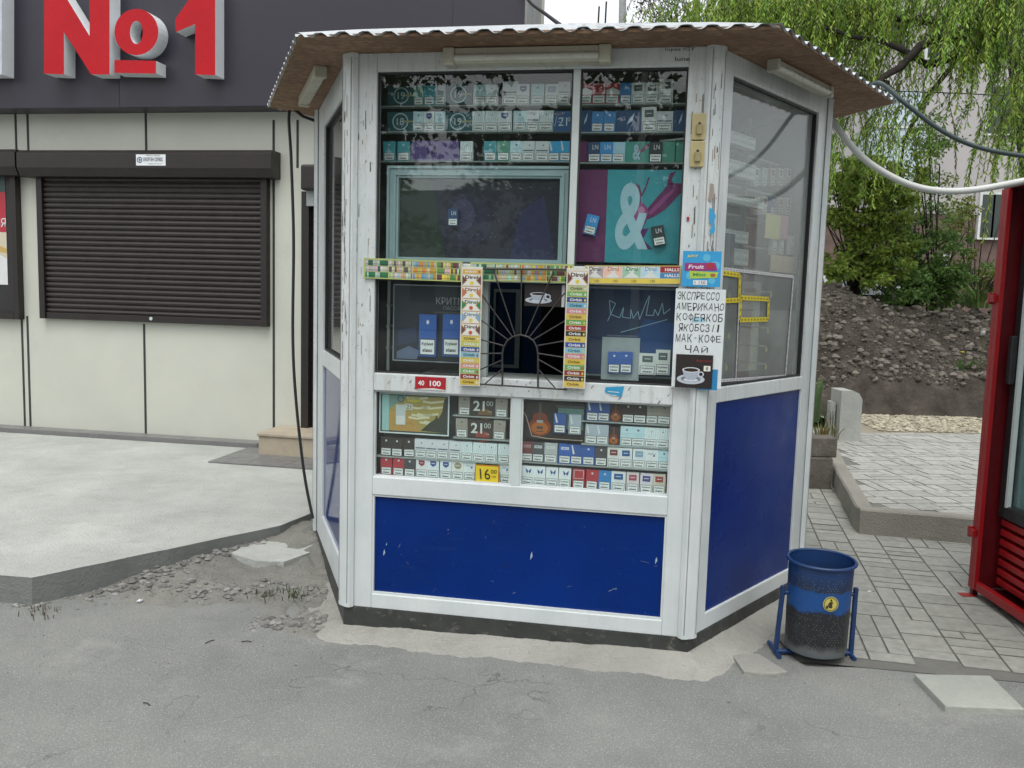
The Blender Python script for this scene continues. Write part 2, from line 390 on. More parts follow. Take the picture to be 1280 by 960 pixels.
# broken ground between road and slab (height field)
def inside(x, y, P):
    r = False; j = len(P)-1
    for i in range(len(P)):
        if (P[i][1] > y) != (P[j][1] > y) and x < (P[j][0]-P[i][0])*(y-P[i][1])/(P[j][1]-P[i][1])+P[i][0]: r = not r
        j = i
    return r
def segd(x, y, a, b):
    ax, ay = a; bx, by = b; t = max(0, min(1, ((x-ax)*(bx-ax)+(y-ay)*(by-ay))/((bx-ax)**2+(by-ay)**2)))
    return math.hypot(x-ax-t*(bx-ax), y-ay-t*(by-ay))
RP = [tuple(G(a, b, ZG)[:2]) for a, b in ((30, 770), (120, 762), (240, 772), (330, 800), (400, 812), (470, 800), (440, 700), (405, 620), (352, 645), (200, 690))]
def broken_h(x, y):
    d = min(segd(x, y, RP[i], RP[(i+1) % len(RP)]) for i in range(len(RP)))
    s = d if inside(x, y, RP) else -d
    m_ = max(0, min(1, (s+.02)/.2)); m_ = m_*m_*(3-2*m_)
    n1 = noise.fractal((x*2.3, y*2.3, 0), 1, 2, 5); n2 = noise.fractal((x*11, y*11, 4), .8, 2, 4)
    rise = max(0, min(1, (y-4.2)/1.1))
    cell = noise.voronoi((x*3.6, y*3.6, 0))[0]; crack = max(0, 1-(cell[1]-cell[0])/.10)
    h = ZG-.012+m_*(.016+.1*rise+.016*n1+.007*n2) - m_*.02*crack*max(0, min(1, n1*3+.3)) - m_*.02*max(0, -n1)
    if s < -.02: h = ZG-.03
    return h
g = MB(); x0, x1, y0, y1 = -2.6, -.6, 3.6, 5.7; st = .014; nx = int((x1-x0)/st); ny = int((y1-y0)/st)
V = [(x0+i*st, y0+j*st, broken_h(x0+i*st, y0+j*st)) for j in range(ny) for i in range(nx)]
F = [(j*nx+i, j*nx+i+1, (j+1)*nx+i+1, (j+1)*nx+i) for j in range(ny-1) for i in range(nx-1) if max(V[q][2] for q in (j*nx+i, j*nx+i+1, (j+1)*nx+i+1, (j+1)*nx+i)) > ZG-.025]
g.add(V, F, sm=True)
BROK = concrete('crumbled_asphalt', (.235, .235, .21), bstr=1.6)
struct(g, 'broken_pavement', BROK)
def stone_geo(g, p, r, col, sq=.6, k=6):
    a0 = random.random()*6; vs = []
    for lv, rr in ((-.5, .7), (0, 1), (.45, .65)):
        for i in range(k):
            a = a0+i*2*math.pi/k; q = r*rr*(.7+.5*random.random())
            vs.append((p[0]+q*math.cos(a), p[1]+q*math.sin(a), p[2]+lv*r*sq*(.8+.4*random.random())))
    vs.append((p[0], p[1], p[2]+r*sq*.6))
    f = [(l*k+i, l*k+(i+1) % k, (l+1)*k+(i+1) % k, (l+1)*k+i) for l in range(2) for i in range(k)]+[(2*k+i, 2*k+(i+1) % k, 3*k) for i in range(k)]
    g.add(vs, f, col)
g = MB()
for _ in range(900):
    t = random.random()
    a, b = random.choice([((100, 755), (330, 690)), ((180, 740), (420, 745)), ((300, 780), (410, 780)), ((120, 750), (350, 668))])
    q = G(a[0]+(b[0]-a[0])*t+random.gauss(0, 8), a[1]+(b[1]-a[1])*t+random.gauss(0, 5), ZG)
    r = random.choice([.004, .006, .006, .009, .014, .022]); c = random.uniform(.12, .3)
    stone_geo(g, (q.x, q.y, broken_h(q.x, q.y)+r*.2 if broken_h(q.x, q.y) > ZG-.02 else ZG+.001), r, (c, c*.99, c*.93))
for _ in range(300):
    t = random.random(); b_ = Vector((c1.x, c1.y, 0)).lerp(Vector((c2.x, c2.y, 0)), t) if random.random() < .75 else Vector((c0.x, c0.y-.0, 0)).lerp(Vector((c1.x, c1.y, 0)), t)
    rr = random.choice([.003, .004, .006, .008, .013]); hb = broken_h(b_.x, b_.y-.03); cc = random.uniform(.14, .34)
    stone_geo(g, (b_.x+random.gauss(.01, .015), b_.y-.015-abs(random.gauss(0, .025)), max(ZG, hb)+rr*.2), rr, (cc, cc, cc*.95), .8)
tag(g.build('rubble', PAINTC), 'loose grey rubble crumbs along the broken pavement edge', 'rubble', kind='stuff')
g = MB()
for _ in range(900):
    x, y = random.uniform(-3.2, 3), random.uniform(1.6, 3.8)
    if random.random() < .6: x, y = random.gauss(-1.4, .7), random.gauss(3.75, .25)
    c = random.choice([.04, .07, .3, .4]); stone_geo(g, (x, y, ZG+.001), random.uniform(.001, .0035), (c, c, c*.95), .5, 5)
tag(g.build('road_grit', PAINTC), 'fine grit and specks scattered over the asphalt', 'grit', kind='stuff')

# broken flat piece of concrete by the left side of the kiosk
def brk(px): 
    P = []
    for a, b in px: q = G(a, b, -.05); P.append((q.x, q.y))
    return P
g = MB(); P = brk([(289, 692), (330, 668), (372, 652), (396, 655), (398, 672), (392, 690), (355, 703), (318, 702)]); kk = len(P)
tp = [(x, y, -.045+.01*noise.noise((x*5, y*5, 2))) for x, y in P]
g.add(tp+[(x*1.0, y, -.10) for x, y in P], [tuple(range(kk))]+[(i, (i+1) % kk, kk+(i+1) % kk, kk+i) for i in range(kk)])
single(g, 'broken_slab', SLAB, 'flat cracked concrete piece lying by the left kiosk wall', 'concrete slab')

# sloping concrete skirt round the kiosk foot
g = MB(); path = []
for a, b, nn, k_ in ((LC, FL, LF.N, 80), (FL, FRc, FF.N, 110), (FRc, RC, RF.N, 80)):
    for i in range(k_+1):
        t = i/k_; p = a.lerp(b, t); n = nn.copy()
        if i == 0 and a != LC: continue
        if a == LC and t > .85: n = nn.lerp((LF.N+FF.N).normalized()*1.1, (t-.85)/.15)
        if a == FL and t < .06: n = nn.lerp((LF.N+FF.N).normalized()*1.1, 1-t/.06)
        if a == FL and t > .94: n = nn.lerp((RF.N+FF.N).normalized()*1.15, (t-.94)/.06)
        if a == FRc and t < .1: n = nn.lerp((RF.N+FF.N).normalized()*1.15, 1-t/.1)
        path.append((p, n, 0 if a == LC else (t if a == FL else 1)))
S = 26; V = []
for i, (p, n, t) in enumerate(path):
    wid = .175+.035*noise.noise((i*.07, 0, 0))+.012*noise.noise((i*.3, 2, 0)); ztop = -.078+.034*t
    for j in range(S):
        s_ = j/(S-1); q = p+n*(-.03+(wid+.03)*s_)
        z = ZG-.005+(ztop-ZG+.004)*(1-s_)**1.15+(.007*noise.fractal((q.x*6, q.y*6, 0), 1, 2, 5)+.004*noise.fractal((q.x*25, q.y*25, 3), 1, 2, 4))*min(1, s_*4)
        if j == S-1: z = ZG-.012
        V.append((q.x, q.y, z))
g.add(V, [(i*S+j, i*S+j+1, (i+1)*S+j+1, (i+1)*S+j) for i in range(len(path)-1) for j in range(S-1)], sm=True)
single(g, 'concrete_skirt', CONC, 'lumpy mortar skirt sloping round the foot of the kiosk', 'skirt', at=(FL.x, FL.y, ZG))

# paving on the right: individual pavers in one sheet
def pavers(name, poly, z, ang, origin, cell=.2, seed=1, mat=PAINTC, tint=(.31, .315, .285), bedc=(.1, .1, .09)):
    rnd = random.Random(seed); g = MB(); th = .0
    xs = [p[0] for p in poly]; ys = [p[1] for p in poly]
    ca, sa = math.cos(ang), math.sin(ang)
    def put(u0, v0, u1, v1):
        gap = .0028; u0 += gap; v0 += gap; u1 -= gap; v1 -= gap; bv = .0025
        cx, cy = (u0+u1)/2, (v0+v1)/2; X = origin[0]+cx*ca-cy*sa; Y = origin[1]+cx*sa+cy*ca
        for qu, qv in ((u0, v0), (u1, v0), (u1, v1), (u0, v1), (cx, cy)):
            if not inside(origin[0]+qu*ca-qv*sa, origin[1]+qu*sa+qv*ca, poly): return
        h = z+.006+rnd.uniform(-.0015, .0015); c = rnd.uniform(.88, 1.08); col = tuple(t*c for t in tint)
        def W(u, v, zz): return (origin[0]+u*ca-v*sa, origin[1]+u*sa+v*ca, zz)
        tl = rnd.uniform(-.001, .001)
        vs = [W(u0, v0, z), W(u1, v0, z), W(u1, v1, z), W(u0, v1, z), W(u0+bv, v0+bv, h+tl), W(u1-bv, v0+bv, h-tl), W(u1-bv, v1-bv, h-tl), W(u0+bv, v1-bv, h+tl)]
        g.add(vs, [(4, 5, 6, 7)], col); g.add(vs, [(0, 1, 5, 4), (1, 2, 6, 5), (2, 3, 7, 6), (3, 0, 4, 7)], (.15, .15, .137))
    n = 70
    for r in range(-n, n):
        v = r*cell; u = -n*cell+rnd.uniform(0, .1)
        while u < n*cell:
            L = rnd.choice([.1, .2, .2, .3]); 
            if rnd.random() < .32: put(u, v, u+L, v+cell/2); put(u, v+cell/2, u+L, v+cell)
            elif rnd.random() < .3 and L > .15: put(u, v, u+L/2, v+cell); put(u+L/2, v, u+L, v+cell)
            else: put(u, v, u+L, v+cell)
            u += L
    bed = MB(); bed.add([(x, y, z+.001) for x, y in poly], [tuple(range(len(poly)))])
    return g, bed
JA, JB = G(1040, 640, ZG), G(1150, 840, ZG); jang = math.atan2(JA.y-JB.y, JA.x-JB.x)
pv = [(1.33, 3.76), (1.2, 5.5), (-.3, 6.6), (.5, 14), (4.5, 14), (9, 6), (9, 3.35), (2.3, 3.6)]
g, bd = pavers('paving', pv, ZG+.002, jang, (JB.x, JB.y), seed=3)
struct(bd, 'paving_bed', simple('joint_dirt', (.13, .13, .118), 1)); struct(g, 'paving', PAINTC)
# raised paving with kerb
ZR = .05
k1 = G(1075, 638, ZR); k2 = G(1045, 585, ZR); k3 = G(1031, 552, ZR); k4 = G(1222, 650, ZR)
kd = (k4-k1).normalized()
k5 = k1+kd*6; kback = (k3-k2).normalized(); k6 = k3+kback*.9
rp = [(k1.x, k1.y), (k5.x, k5.y), (k5.x+2, k5.y+5), (k6.x+9, k6.y+.3), (k6.x, k6.y), (k3.x, k3.y), (k2.x, k2.y)]
g, bd = pavers('raised', rp, ZR-.008, R_(8), (k1.x, k1.y), seed=9, tint=(.36, .365, .335))
struct(bd, 'raised_paving_bed', simple('joint_dirt', (.13, .13, .118), 1)); struct(g, 'raised_paving', PAINTC)
def kerb_run(name, pts, label, zt=ZR+.016, wd=.09):
    g = MB(); n = len(pts); V = []
    sub = []
    for a, b in zip(pts, pts[1:]):
        L = (b-a).length; m_ = max(2, int(L/.08))
        for i in range(m_): sub.append((a.lerp(b, i/m_), (b-a).normalized()))
    sub.append((pts[-1], (pts[-1]-pts[-2]).normalized()))
    for p, d in sub:
        nrm = Vector((d.y, -d.x, 0)); j = .008*noise.noise(p*6); 
        o = p+nrm*(.02+j); i_ = p-nrm*wd
        for q, z in ((o, ZG-.02), (o+nrm*.01*noise.noise(p*15), (zt+ZG)/2), (o, zt-.012), (o-nrm*.012, zt), (i_, zt-.002), (i_, ZG)): V.append((q.x, q.y, z))
    k = 6
    F = [(i*k+j, (i+1)*k+j, (i+1)*k+j+1, i*k+j+1) for i in range(len(sub)-1) for j in range(k-1)]
    g.add(V, F); g.add(V[:k], [tuple(range(k))]); g.add(V[-k:], [tuple(range(k))])
    return single(g, name, KERB, label, 'kerb', at=(pts[0].x, pts[0].y, ZG))
kerb_run('kerb', [k6, k3, k2, k1, k5], 'weathered concrete kerb wrapping the raised paving corner')
# dark retaining stones behind the kerb
q0 = G(1000, 612, ZG); g = MB(); q1 = G(1029, 612, ZG)
g.box(W0, q0.x-.9, q1.x+.06, ZG-.02, .16, -(q0.y+.18), -q0.y); g.box(W0, q0.x-.9, q1.x+.1, .16, .33, -(q0.y+.22), -(q0.y+.03))
single(g, 'retaining_wall', simple('dark_old_stone', (.1, .09, .075), .95, var=.35, scale=9, bmp=.02, bscale=20), 'low dark stone wall between the kiosk and raised paving', 'wall', bevel=.012)
# loose square tile lying at the kerb
g = MB(); P = [G(a, b, ZG+.03) for a, b in ((1143, 842), (1238, 844), (1281, 886), (1182, 882))]
g.add([tuple(p) for p in P]+[(p.x, p.y, ZG) for p in P], [(3, 2, 1, 0), (0, 1, 5, 4), (1, 2, 6, 5), (2, 3, 7, 6), (3, 0, 4, 7)])
single(g, 'paving_tile', concrete('pale_tile', (.33, .345, .31), bstr=.3), 'loose square concrete tile lying in front of the paving', 'paving tile', bevel=.005)
# flat pieces near the bin
g = MB(); P = [G(a, b, ZG+.014) for a, b in ((915, 818), (948, 817), (985, 840), (962, 843), (930, 840))]
g.add([tuple(p) for p in P]+[(p.x, p.y, ZG-.01) for p in P], [(4, 3, 2, 1, 0)]+[(i, (i+1) % 5, 5+(i+1) % 5, 5+i) for i in range(5)])
single(g, 'broken_tile', CONC, 'small broken grey tile at the right front kiosk corner', 'broken tile')
def litter(px, py, s, name, label, col, z=ZG):
    p = G(px, py, z); g = MB()
    for i in range(5):
        a = random.random()*6; q = [(p.x+s*random.uniform(-.6, .6), p.y+s*random.uniform(-.6, .6), z+.003+s*random.random()*.7) for _ in range(4)]
        g.add(q, [(0, 1, 2), (0, 2, 3), (1, 3, 2)], col)
    single(g, name, PRINT, label, 'litter', at=(p.x, p.y, z))
litter(1253, 890, .035, 'crumpled_paper', 'crumpled white scrap in front of the loose square tile', (.7, .7, .7))
litter(174, 754, .03, 'foil_scrap', 'shiny pale scrap on the rubble below the slab edge', (.65, .68, .7))
litter(1087, 742, .02, 'paper_scrap', 'tiny white scrap on the paving right of the bin', (.7, .7, .68))
for (x, y, l, a, lb) in ((262, 803, .05, 1.0, 'short dark twig on the asphalt below the rubble'), (308, 803, .045, .1, 'straight thin dark stick lying nearest the kiosk skirt'), (183, 881, .04, -.5, 'small dark stick alone on the lower left asphalt')):
    p = G(x, y, ZG); g = MB(); d = Vector((math.cos(a), math.sin(a), 0))*l/2
    g.tube([p-d+Vector((0, 0, .004)), p+Vector((.002, .003, .006)), p+d+Vector((0, 0, .003))], .002, 5)
    single(g, 'twig', BARK, lb, 'twig', group='twigs on the asphalt')

# weeds by the rubble
def tuft(px, py, z, n, h, name, label, col=(.07, .085, .035), spread=.05, wd=.0022):
    p = G(px, py, z); g = MB()
    for _ in range(n):
        a = random.random()*6.28; b = p+Vector((random.gauss(0, spread), random.gauss(0, spread), 0)); hh = h*random.uniform(.5, 1.1)
        d = Vector((math.cos(a), math.sin(a), 0)); s_ = Vector((-d.y, d.x, 0))*wd
        c = tuple(x*random.uniform(.7, 1.5) for x in col)
        m1 = b+d*hh*.25+Vector((0, 0, hh*.7)); t = b+d*hh*.6+Vector((0, 0, hh))
        g.add([b-s_, b+s_, m1+s_, m1-s_, t], [(0, 1, 2, 3), (3, 2, 4)], c)
    single(g, name, LEAF, label, 'weed', at=tuple(p))
tuft(370, 745, ZG+.04, 45, .035, 'weed_tuft', 'small green weed tuft beside the left kiosk foot')
tuft(338, 742, ZG+.03, 35, .035, 'weed_tuft', 'sparse weed sprig left of the greener tuft in the rubble')
tuft(55, 765, ZG, 40, .03, 'dry_weed', 'dry brown weeds under the slab corner', (.1, .085, .05))

# ------------------------------------------------------------------ shop building
shop = thing('shop_building', 'single storey shop with dark fascia and cream wall panels', 'shop', tuple(SB.P(0, 0, 0)))
ueL = -10; ueR = SB.uv(662, 20, .0)[0]
zf = SB.uv(182, 134, .25)[1]
g = MB(); g.box(SB, ueL, ueR, -.1, zf+.06, -.3, 0); g.box(SB, ueL, ueR, zf+.05, 5.2, -.8, -.01)
g.box(SB, ueR-.3, ueR, -.1, zf, -4.0, -.3)
g.build('wall', CREAM, shop)
g = MB()
for x, y0_, y1_ in ((19, 140, 535), (34, 140, 190), (34, 395, 540), (182, 140, 190), (180, 405, 545), (342, 150, 550), (-120, 140, 530), (372, 150, 210)):
    a = SB.uv(x, y0_, .002); b = SB.uv(x, y1_, .002); g.box(SB, a[0]-.011, a[0]+.011, max(.03, b[1]), a[1], -.02, .003)
g.build('panel_joint', JOINT, shop)
g = MB(); g.box(SB, ueL, ueR, zf, 5.4, 0.001, .25); g.build('fascia', FASC, shop, bevel=.004)
g = MB()
for x in (148, 565, -80): 
    a = SB.uv(x, 60, .25)[0]; g.box(SB, a-.0035, a+.0035, zf+.01, 5.3, .24, .2515)
g.build('fascia_joint', simple('fascia_seam', (.012, .012, .016), .6), shop)
g = MB(); g.box(SB, ueR, ueR+.02, zf-.3, 5.4, -.5, .24); g.build('end_face', simple('lit_end_grey', (.24, .25, .25), .6), shop)  # end face of the fascia, its lit tone put into the grey
g = MB()
zt_ = .03
g.box(SB, ueL, SB.uv(330, 545, .02)[0], ZS, ZS+.045, 0.002, .16); g.build('plinth_tiles', TILE, shop, bevel=.004)
g = MB(); a = G(257, 577, ZS+.01); uu = SB.uv(300, 560, .16)[0]
ua = (Vector(a)-SB.O).dot(SB.U); na = (Vector(a)-SB.O).dot(SB.N)
for i in range(5):
    for j in range(3):
        g.box(SB, ua+.02+i*.33, ua+.346+i*.33, ZS-.02, ZS+.012, .17+(na-.17)*j/3, .17+(na-.17)*(j+1)/3-.004)
struct(g, 'entrance_paving', TILE)
g = MB(); a = SB.uv(323, 560, .45)[0]
g.box(SB, a, a+1.7, ZS, ZS+.17, .001, .45); g.box(SB, a-.01, a+1.71, ZS+.171, ZS+.20, .001, .465)
single(g, 'door_step', STONE, 'beige tiled step below the brown shop door', 'step', bevel=.006)

def shutter(px0, px1, pyt, pyb, label, n_out=.19, curtain=True, name='roller_shutter', gfull=None):
    a = SB.uv(px0, pyt, n_out); b = SB.uv(px1, pyt+ (px1-px0)*.034, n_out); zb = SB.uv(px0+14, pyb, .03)[1]
    zt = a[1]; t = thing(name, label, 'shutter', tuple(SB.P((a[0]+b[0])/2, zb, .05)))
    u0, u1 = a[0], b[0]
    P = [(0.002, zt), (n_out-.03, zt), (n_out, zt-.03), (n_out, zt-.16), (n_out-.04, zt-.235), (.002, zt-.235)]
    g = MB(); V = [SB.P(u, z, n) for u in (u0, u1) for n, z in P]
    g.add(V, [tuple(range(5, -1, -1)), tuple(range(6, 12))]+[(i, (i+1) % 6, 6+(i+1) % 6, 6+i) for i in range(6)])
    g.build('shutter_box', BROWN, t, bevel=.003)
    for s_ in (0, 1):
        g = MB(); uu = u0+.1 if s_ == 0 else u1-.16
        g.box(SB, uu, uu+.06, zb, zt-.23, .002, .075); g.build('guide_rail', BROWN, t, bevel=.003)
    if curtain:
        z1 = zt-.23; pitch = .049; z = zb+.06; g = MB(); V = []; 
        while z < z1:
            for dz, nn in ((0, .03), (.004, .046), (.02, .052), (.036, .046), (.042, .03)): V.append((z+dz, nn))
            z += pitch
        k = len(V)
        g.add([SB.P(u, z, n) for u in (u0+.155, u1-.155) for z, n in V], [(i, i+k, i+1+k, i+1) for i in range(k-1)])
        g.build('shutter_slats', SLATM, t)
        g = MB(); g.box(SB, u0+.155, u1-.155, zb, zb+.06, .02, .06); bb = g.build('bottom_bar', BROWN, t, bevel=.003)
        g = MB(); g.tube([SB.P((u0+u1)/2, zb+.035, .055), SB.P((u0+u1)/2, zb+.035, .066)], .016, 14); g.build('lock', ALU, t)
    return t, u0, u1, zb, zt
t, u0, u1, zb, zt = shutter(20, 339, 187, 397, 'closed dark brown roller shutter between cream panels')
# sticker on shutter box
a = SB.uv(170, 193, .192); b = SB.uv(207, 207, .192); g = MB()
g.prism(SB, [(a[0], b[1]), (b[0], b[1]), (b[0], a[1]), (a[0], a[1])], .1905, .193, (.72, .76, .78))
g.text(SB, 'ЕКОРТЕН СЕРВІС', a[0]+.17, (a[1]+b[1])/2+.005, .034, .1945, (.05, .06, .1), width=.19, bold=.02)
g.text(SB, 'монтаж ремонт', a[0]+.17, a[1]-.012, .014, .1945, (.05, .06, .1), width=.14)
g.text(SB, '(044) 501 22 10', a[0]+.19, b[1]+.014, .015, .1945, (.05, .06, .1), width=.13)
g.ring(SB, a[0]+.036, (a[1]+b[1])/2, .018, .027, .1945, (.1, .13, .2)); g.ell(SB, a[0]+.036, (a[1]+b[1])/2, .01, .012, .1945, (.1, .13, .2))
single(g, 'sticker', PRINT, 'small white service sticker on the brown shutter box', 'sticker')
# left display case
t, u0, u1, zb, zt = shutter(-150, 18, 186, 393, 'black framed display window at the left photo edge', curtain=False, name='display_window')
g = MB(); g.box(SB, u0+.12, u1-.12, zb, zt-.2, .002, .03); g.build('backing', BLACK, t)
for (z0_, z1_) in ((zb, zb+.06),): g = MB(); g.box(SB, u0+.1, u1-.162, z0_, z1_, .03, .075); g.build('frame', BROWN, t)
g = MB(); a = SB.uv(-60, 220, .034); b = SB.uv(10, 356, .034)
g.prism(SB, [(a[0], b[1]), (b[0], b[1]), (b[0], a[1]), (a[0], a[1])], .031, .034, (.55, .5, .38))
r0 = SB.uv(0, 240, .034)[1]; r1 = SB.uv(0, 290, .034)[1]
g.rect(SB, a[0], r1, b[0], r0, .0355, (.4, .02, .04)); g.rect(SB, a[0], r0, b[0], a[1], .0355, (.03, .07, .07))
g.text(SB, 'ЯЦИЯ', b[0]-.13, r1+.08, .1, .037, (.7, .7, .7), width=.26, align='c')
g.poly(SB, [(b[0]-.3, b[1]), (b[0], b[1]), (b[0], b[1]+.25), (b[0]-.12, b[1]+.3)], .0355, (.62, .64, .64))
g.poly(SB, [(b[0]-.3, b[1]+.35), (b[0], b[1]+.3), (b[0], b[1]+.34), (b[0]-.2, b[1]+.42)], .0355, (.5, .34, .1))
single(g, 'poster', PRINT, 'red and beige poster in the display window at the left', 'poster')
# shop door
a = SB.uv(375, 205, .19); t = thing('shop_door', 'dark brown shop doorway with shutter box behind the kiosk', 'door', tuple(SB.P(a[0]+.5, ZS+.2, .0)))
g = MB(); g.box(SB, a[0], a[0]+1.3, a[1]-.22, a[1], .002, .19); g.build('shutter_box', BROWN, t, bevel=.02)
d0 = SB.uv(378, 400, .05)[0]
g = MB(); g.box(SB, d0, d0+.07, ZS+.2, a[1]-.22, .003, .08); g.box(SB, d0+1.05, d0+1.12, ZS+.2, a[1]-.22, .003, .08); g.build('door_frame', BROWN, t)
g = MB(); g.box(SB, d0+.07, d0+1.05, ZS+.2, a[1]-.22, .002, .02); g.build('dark_opening', simple('near_black', (.012, .01, .01), .3), t)  # flat near-black sheet paints the dark of the doorway opening
ic = SB.uv(391, 245, .082); g = MB(); g.box(SB, ic[0]-.05, ic[0]+.07, ic[1]-.09, ic[1]+.07, .081, .11)
single(g, 'keypad', simple('grey_plastic', (.3, .33, .33), .5), 'small grey keypad beside the shop doorway', 'keypad', bevel=.006)

# sign letters
LN = .25+.15
def letter(pts, label, name='sign_letter', holes=None):
    P = SB.pts(pts, LN); g = MB()
    if holes:   # ring shaped
        H = SB.pts(holes, LN); k = len(P)
        g.add([SB.P(a, b, LN) for a, b in P+H], [(i, (i+1) % k, k+(i+1) % k, k+i) for i in range(k)], mi=0)
        g.add([SB.P(a, b, n) for n in (.251, LN) for a, b in P], [(i, (i+1) % k, k+(i+1) % k, k+i) for i in range(k)], mi=1)
        g.add([SB.P(a, b, n) for n in (.251, LN) for a, b in H], [(i, (i+1) % k, k+(i+1) % k, k+i) for i in range(k)], mi=1)
    else: g.prism(SB, P, .251, LN, mi=0, mi_side=1)
    g2 = MB(); us = [a for a, _ in P]; vs_ = [b for _, b in P]; cu = sum(us)/len(us); 
    return g
def oval(cx, cy, rx, ry, k=28): return [(cx+rx*math.cos(2*math.pi*i/k), cy-ry*math.sin(2*math.pi*i/k)) for i in range(k)]
LT = [('N', [(55, 92), (80, 93), (80, 40), (114, 93), (137, 93), (137, -32), (112, -32), (112, 45), (65, -32), (55, -32)], None, 'large red letter N with white sides, left of small o'),
      ('o', oval(170.5, 40, 27.5, 29), oval(170.5, 40.5, 8, 14.5), 'small round red letter o of the sign'),
      ('dash', [(143, 91), (195, 92), (195, 76), (143, 75)], None, 'red underline bar beneath the small letter o'),
      ('1', [(244, 93), (269, 94), (269, -16), (247, -16), (219, 24), (220, 40), (244, 30)], None, 'large red digit 1 on the dark fascia'),
      ('x', [(-90, 92), (2, 93), (2, -32), (-90, -32)], None, 'pale sided sign letter cut by the left photo edge')]
for nme, pts, hol, lab in LT:
    g = letter(pts, lab, holes=hol); single(g, 'sign_letter', [RED if nme != 'x' else simple('pale_blue_acrylic', (.45, .52, .56), .3), LETW], lab, 'sign letter', group='raised sign letters on the fascia', bevel=.003)

# ------------------------------------------------------------------ kiosk
kiosk = thing('kiosk', 'white framed six sided tobacco kiosk with blue lower panels', 'kiosk', tuple(FL))
ZT = 2.53
def zof(fr, px, py, n=0): return fr.uv(px, py, n)[1]
def uof(fr, px, py, n=0): return fr.uv(px, py, n)[0]
# front frame
uL = uof(FF, 469, 300); uR = uof(FF, 838, 560); uW = 1.6004
uRup = uof(FF, 866, 90); uRup = (uRup+uR)/2
zA, zB = .0694, .545
zC = zof(FF, 470, 596); zD = zof(FF, 470, 488); zE = zof(FF, 470, 466); zTop = 2.45
zM0, zM1 = zof(FF, 600, 352), zof(FF, 600, 330)
uMl0, uMl1 = uof(FF, 638, 560), uof(FF, 650, 560)
uMu0, uMu1 = uof(FF, 713, 200), uof(FF, 722, 200)
uO0, uO1 = uof(FF, 598, 420), uof(FF, 708, 420)
f_ = MB(); T0, T1 = -.06, 0.0
f_.box(FF, 0.0, uL, 0, ZT, T0, T1); f_.box(FF, uR, uW, 0, ZT, T0, T1)
f_.box(FF, uL, uR, 0, zA, T0, T1); f_.box(FF, uL, uR, zB, zC, T0, T1); f_.box(FF, uL, uR, zD, zE, T0, T1); f_.box(FF, uL, uR, zTop, ZT, T0, T1)
f_.box(FF, uL, uR, zM0, zM1, T0, T1-.003)
f_.box(FF, uO0-.028, uO0, zE, zM0, T0, T1-.002); f_.box(FF, uO1, uO1+.028, zE, zM0, T0, T1-.002)
f_.build('front_frame', WHITE, kiosk, bevel=.004)
g = MB(); g.box(FF, uMl0, uMl1, zC, zD, -.05, -.008); g.build('mullion', ALU, kiosk, bevel=.003)
g = MB(); g.box(FF, uMu0, uMu1, zM1, zTop, -.05, -.008); g.build('mullion', ALU, kiosk, bevel=.003)
# beads around openings (thin)
def bead(fr, u0, u1, v0, v1, w_=.012, n0=-.03, n1=-.012, mat=WHITE, name='glazing_bead', par=None):
    g = MB(); g.box(fr, u0, u0+w_, v0, v1, n0, n1); g.box(fr, u1-w_, u1, v0, v1, n0, n1); g.box(fr, u0+w_, u1-w_, v0, v0+w_, n0, n1); g.box(fr, u0+w_, u1-w_, v1-w_, v1, n0, n1)
    return g.build(name, mat, par if par is not None else kiosk)
g = MB(); g.box(FF, uL, uR, zA, zB, -.045, -.02); g.build('blue_panel', BLUE, kiosk)
bead(FF, uL, uR, zA, zB, .009, -.019, -.006)
panes = [(uL, uMl0, zC, zD), (uMl1, uR, zC, zD), (uL, uMu0, zM1, zTop), (uMu1, uR, zM1, zTop), (uL, uO0-.028, zE, zM0), (uO1+.028, uR, zE, zM0)]
for (a, b, c, d) in panes:
    g = MB(); g.box(FF, a, b, c, d, -.034, -.030); g.build('window_pane', GLASS, kiosk)
    bead(FF, a, b, c, d, .007, -.0295, -.014, JOINT if c > 1.1 else WHITE)
# side walls
def side(fr, W_, gl, bl, glassmat, bluemat, nm, gx):
    (ga, gb, gz0, gz1) = gl; (bz0, bz1) = bl
    g = MB(); g.box(fr, 0, ga, 0, ZT, T0, T1); g.box(fr, gb, W_, 0, ZT, T0, T1)
    g.box(fr, ga, gb, 0, bz0, T0, T1); g.box(fr, ga, gb, bz1, gz0, T0, T1); g.box(fr, ga, gb, gz1, ZT, T0, T1)
    g.build(nm, WHITE, kiosk, bevel=.004)
    g = MB(); g.box(fr, ga, gb, bz0, bz1, -.045, -.012); g.build('blue_panel', bluemat, kiosk)
    g = MB(); g.box(fr, ga, gb, gz0, gz1, -.034, -.030); g.build('window_pane', glassmat, kiosk)
    bead(fr, ga, gb, gz0, gz1, .01, -.029, -.012, BLACK)
Wr = (RC-FRc).length; Wl = (FL-LC).length
ra = uof(RF, 897, 480); rb = uof(RF, 1003, 470)
print('right glass', ra, rb, zof(RF, 921, 93), zof(RF, 1028, 145), zof(RF, 897, 485), zof(RF, 893, 503), zof(RF, 880, 765))
side(RF, Wr, (max(.06, ra), rb, (zof(RF, 897, 485)+zof(RF, 1003, 470))/2, (zof(RF, 921, 93)+zof(RF, 1028, 145))/2), ((zof(RF, 880, 765)+zof(RF, 987, 713))/2, (zof(RF, 893, 503)+zof(RF, 1000, 488))/2), GLASS_SIDE, BLUE, 'right_frame', 0)
la = uof(LF, 404, 300); lb = uof(LF, 433, 300)
print('left glass', la, lb, Wl, zof(LF, 404, 160), zof(LF, 433, 112), zof(LF, 433, 455), zof(LF, 431, 480), zof(LF, 430, 712))
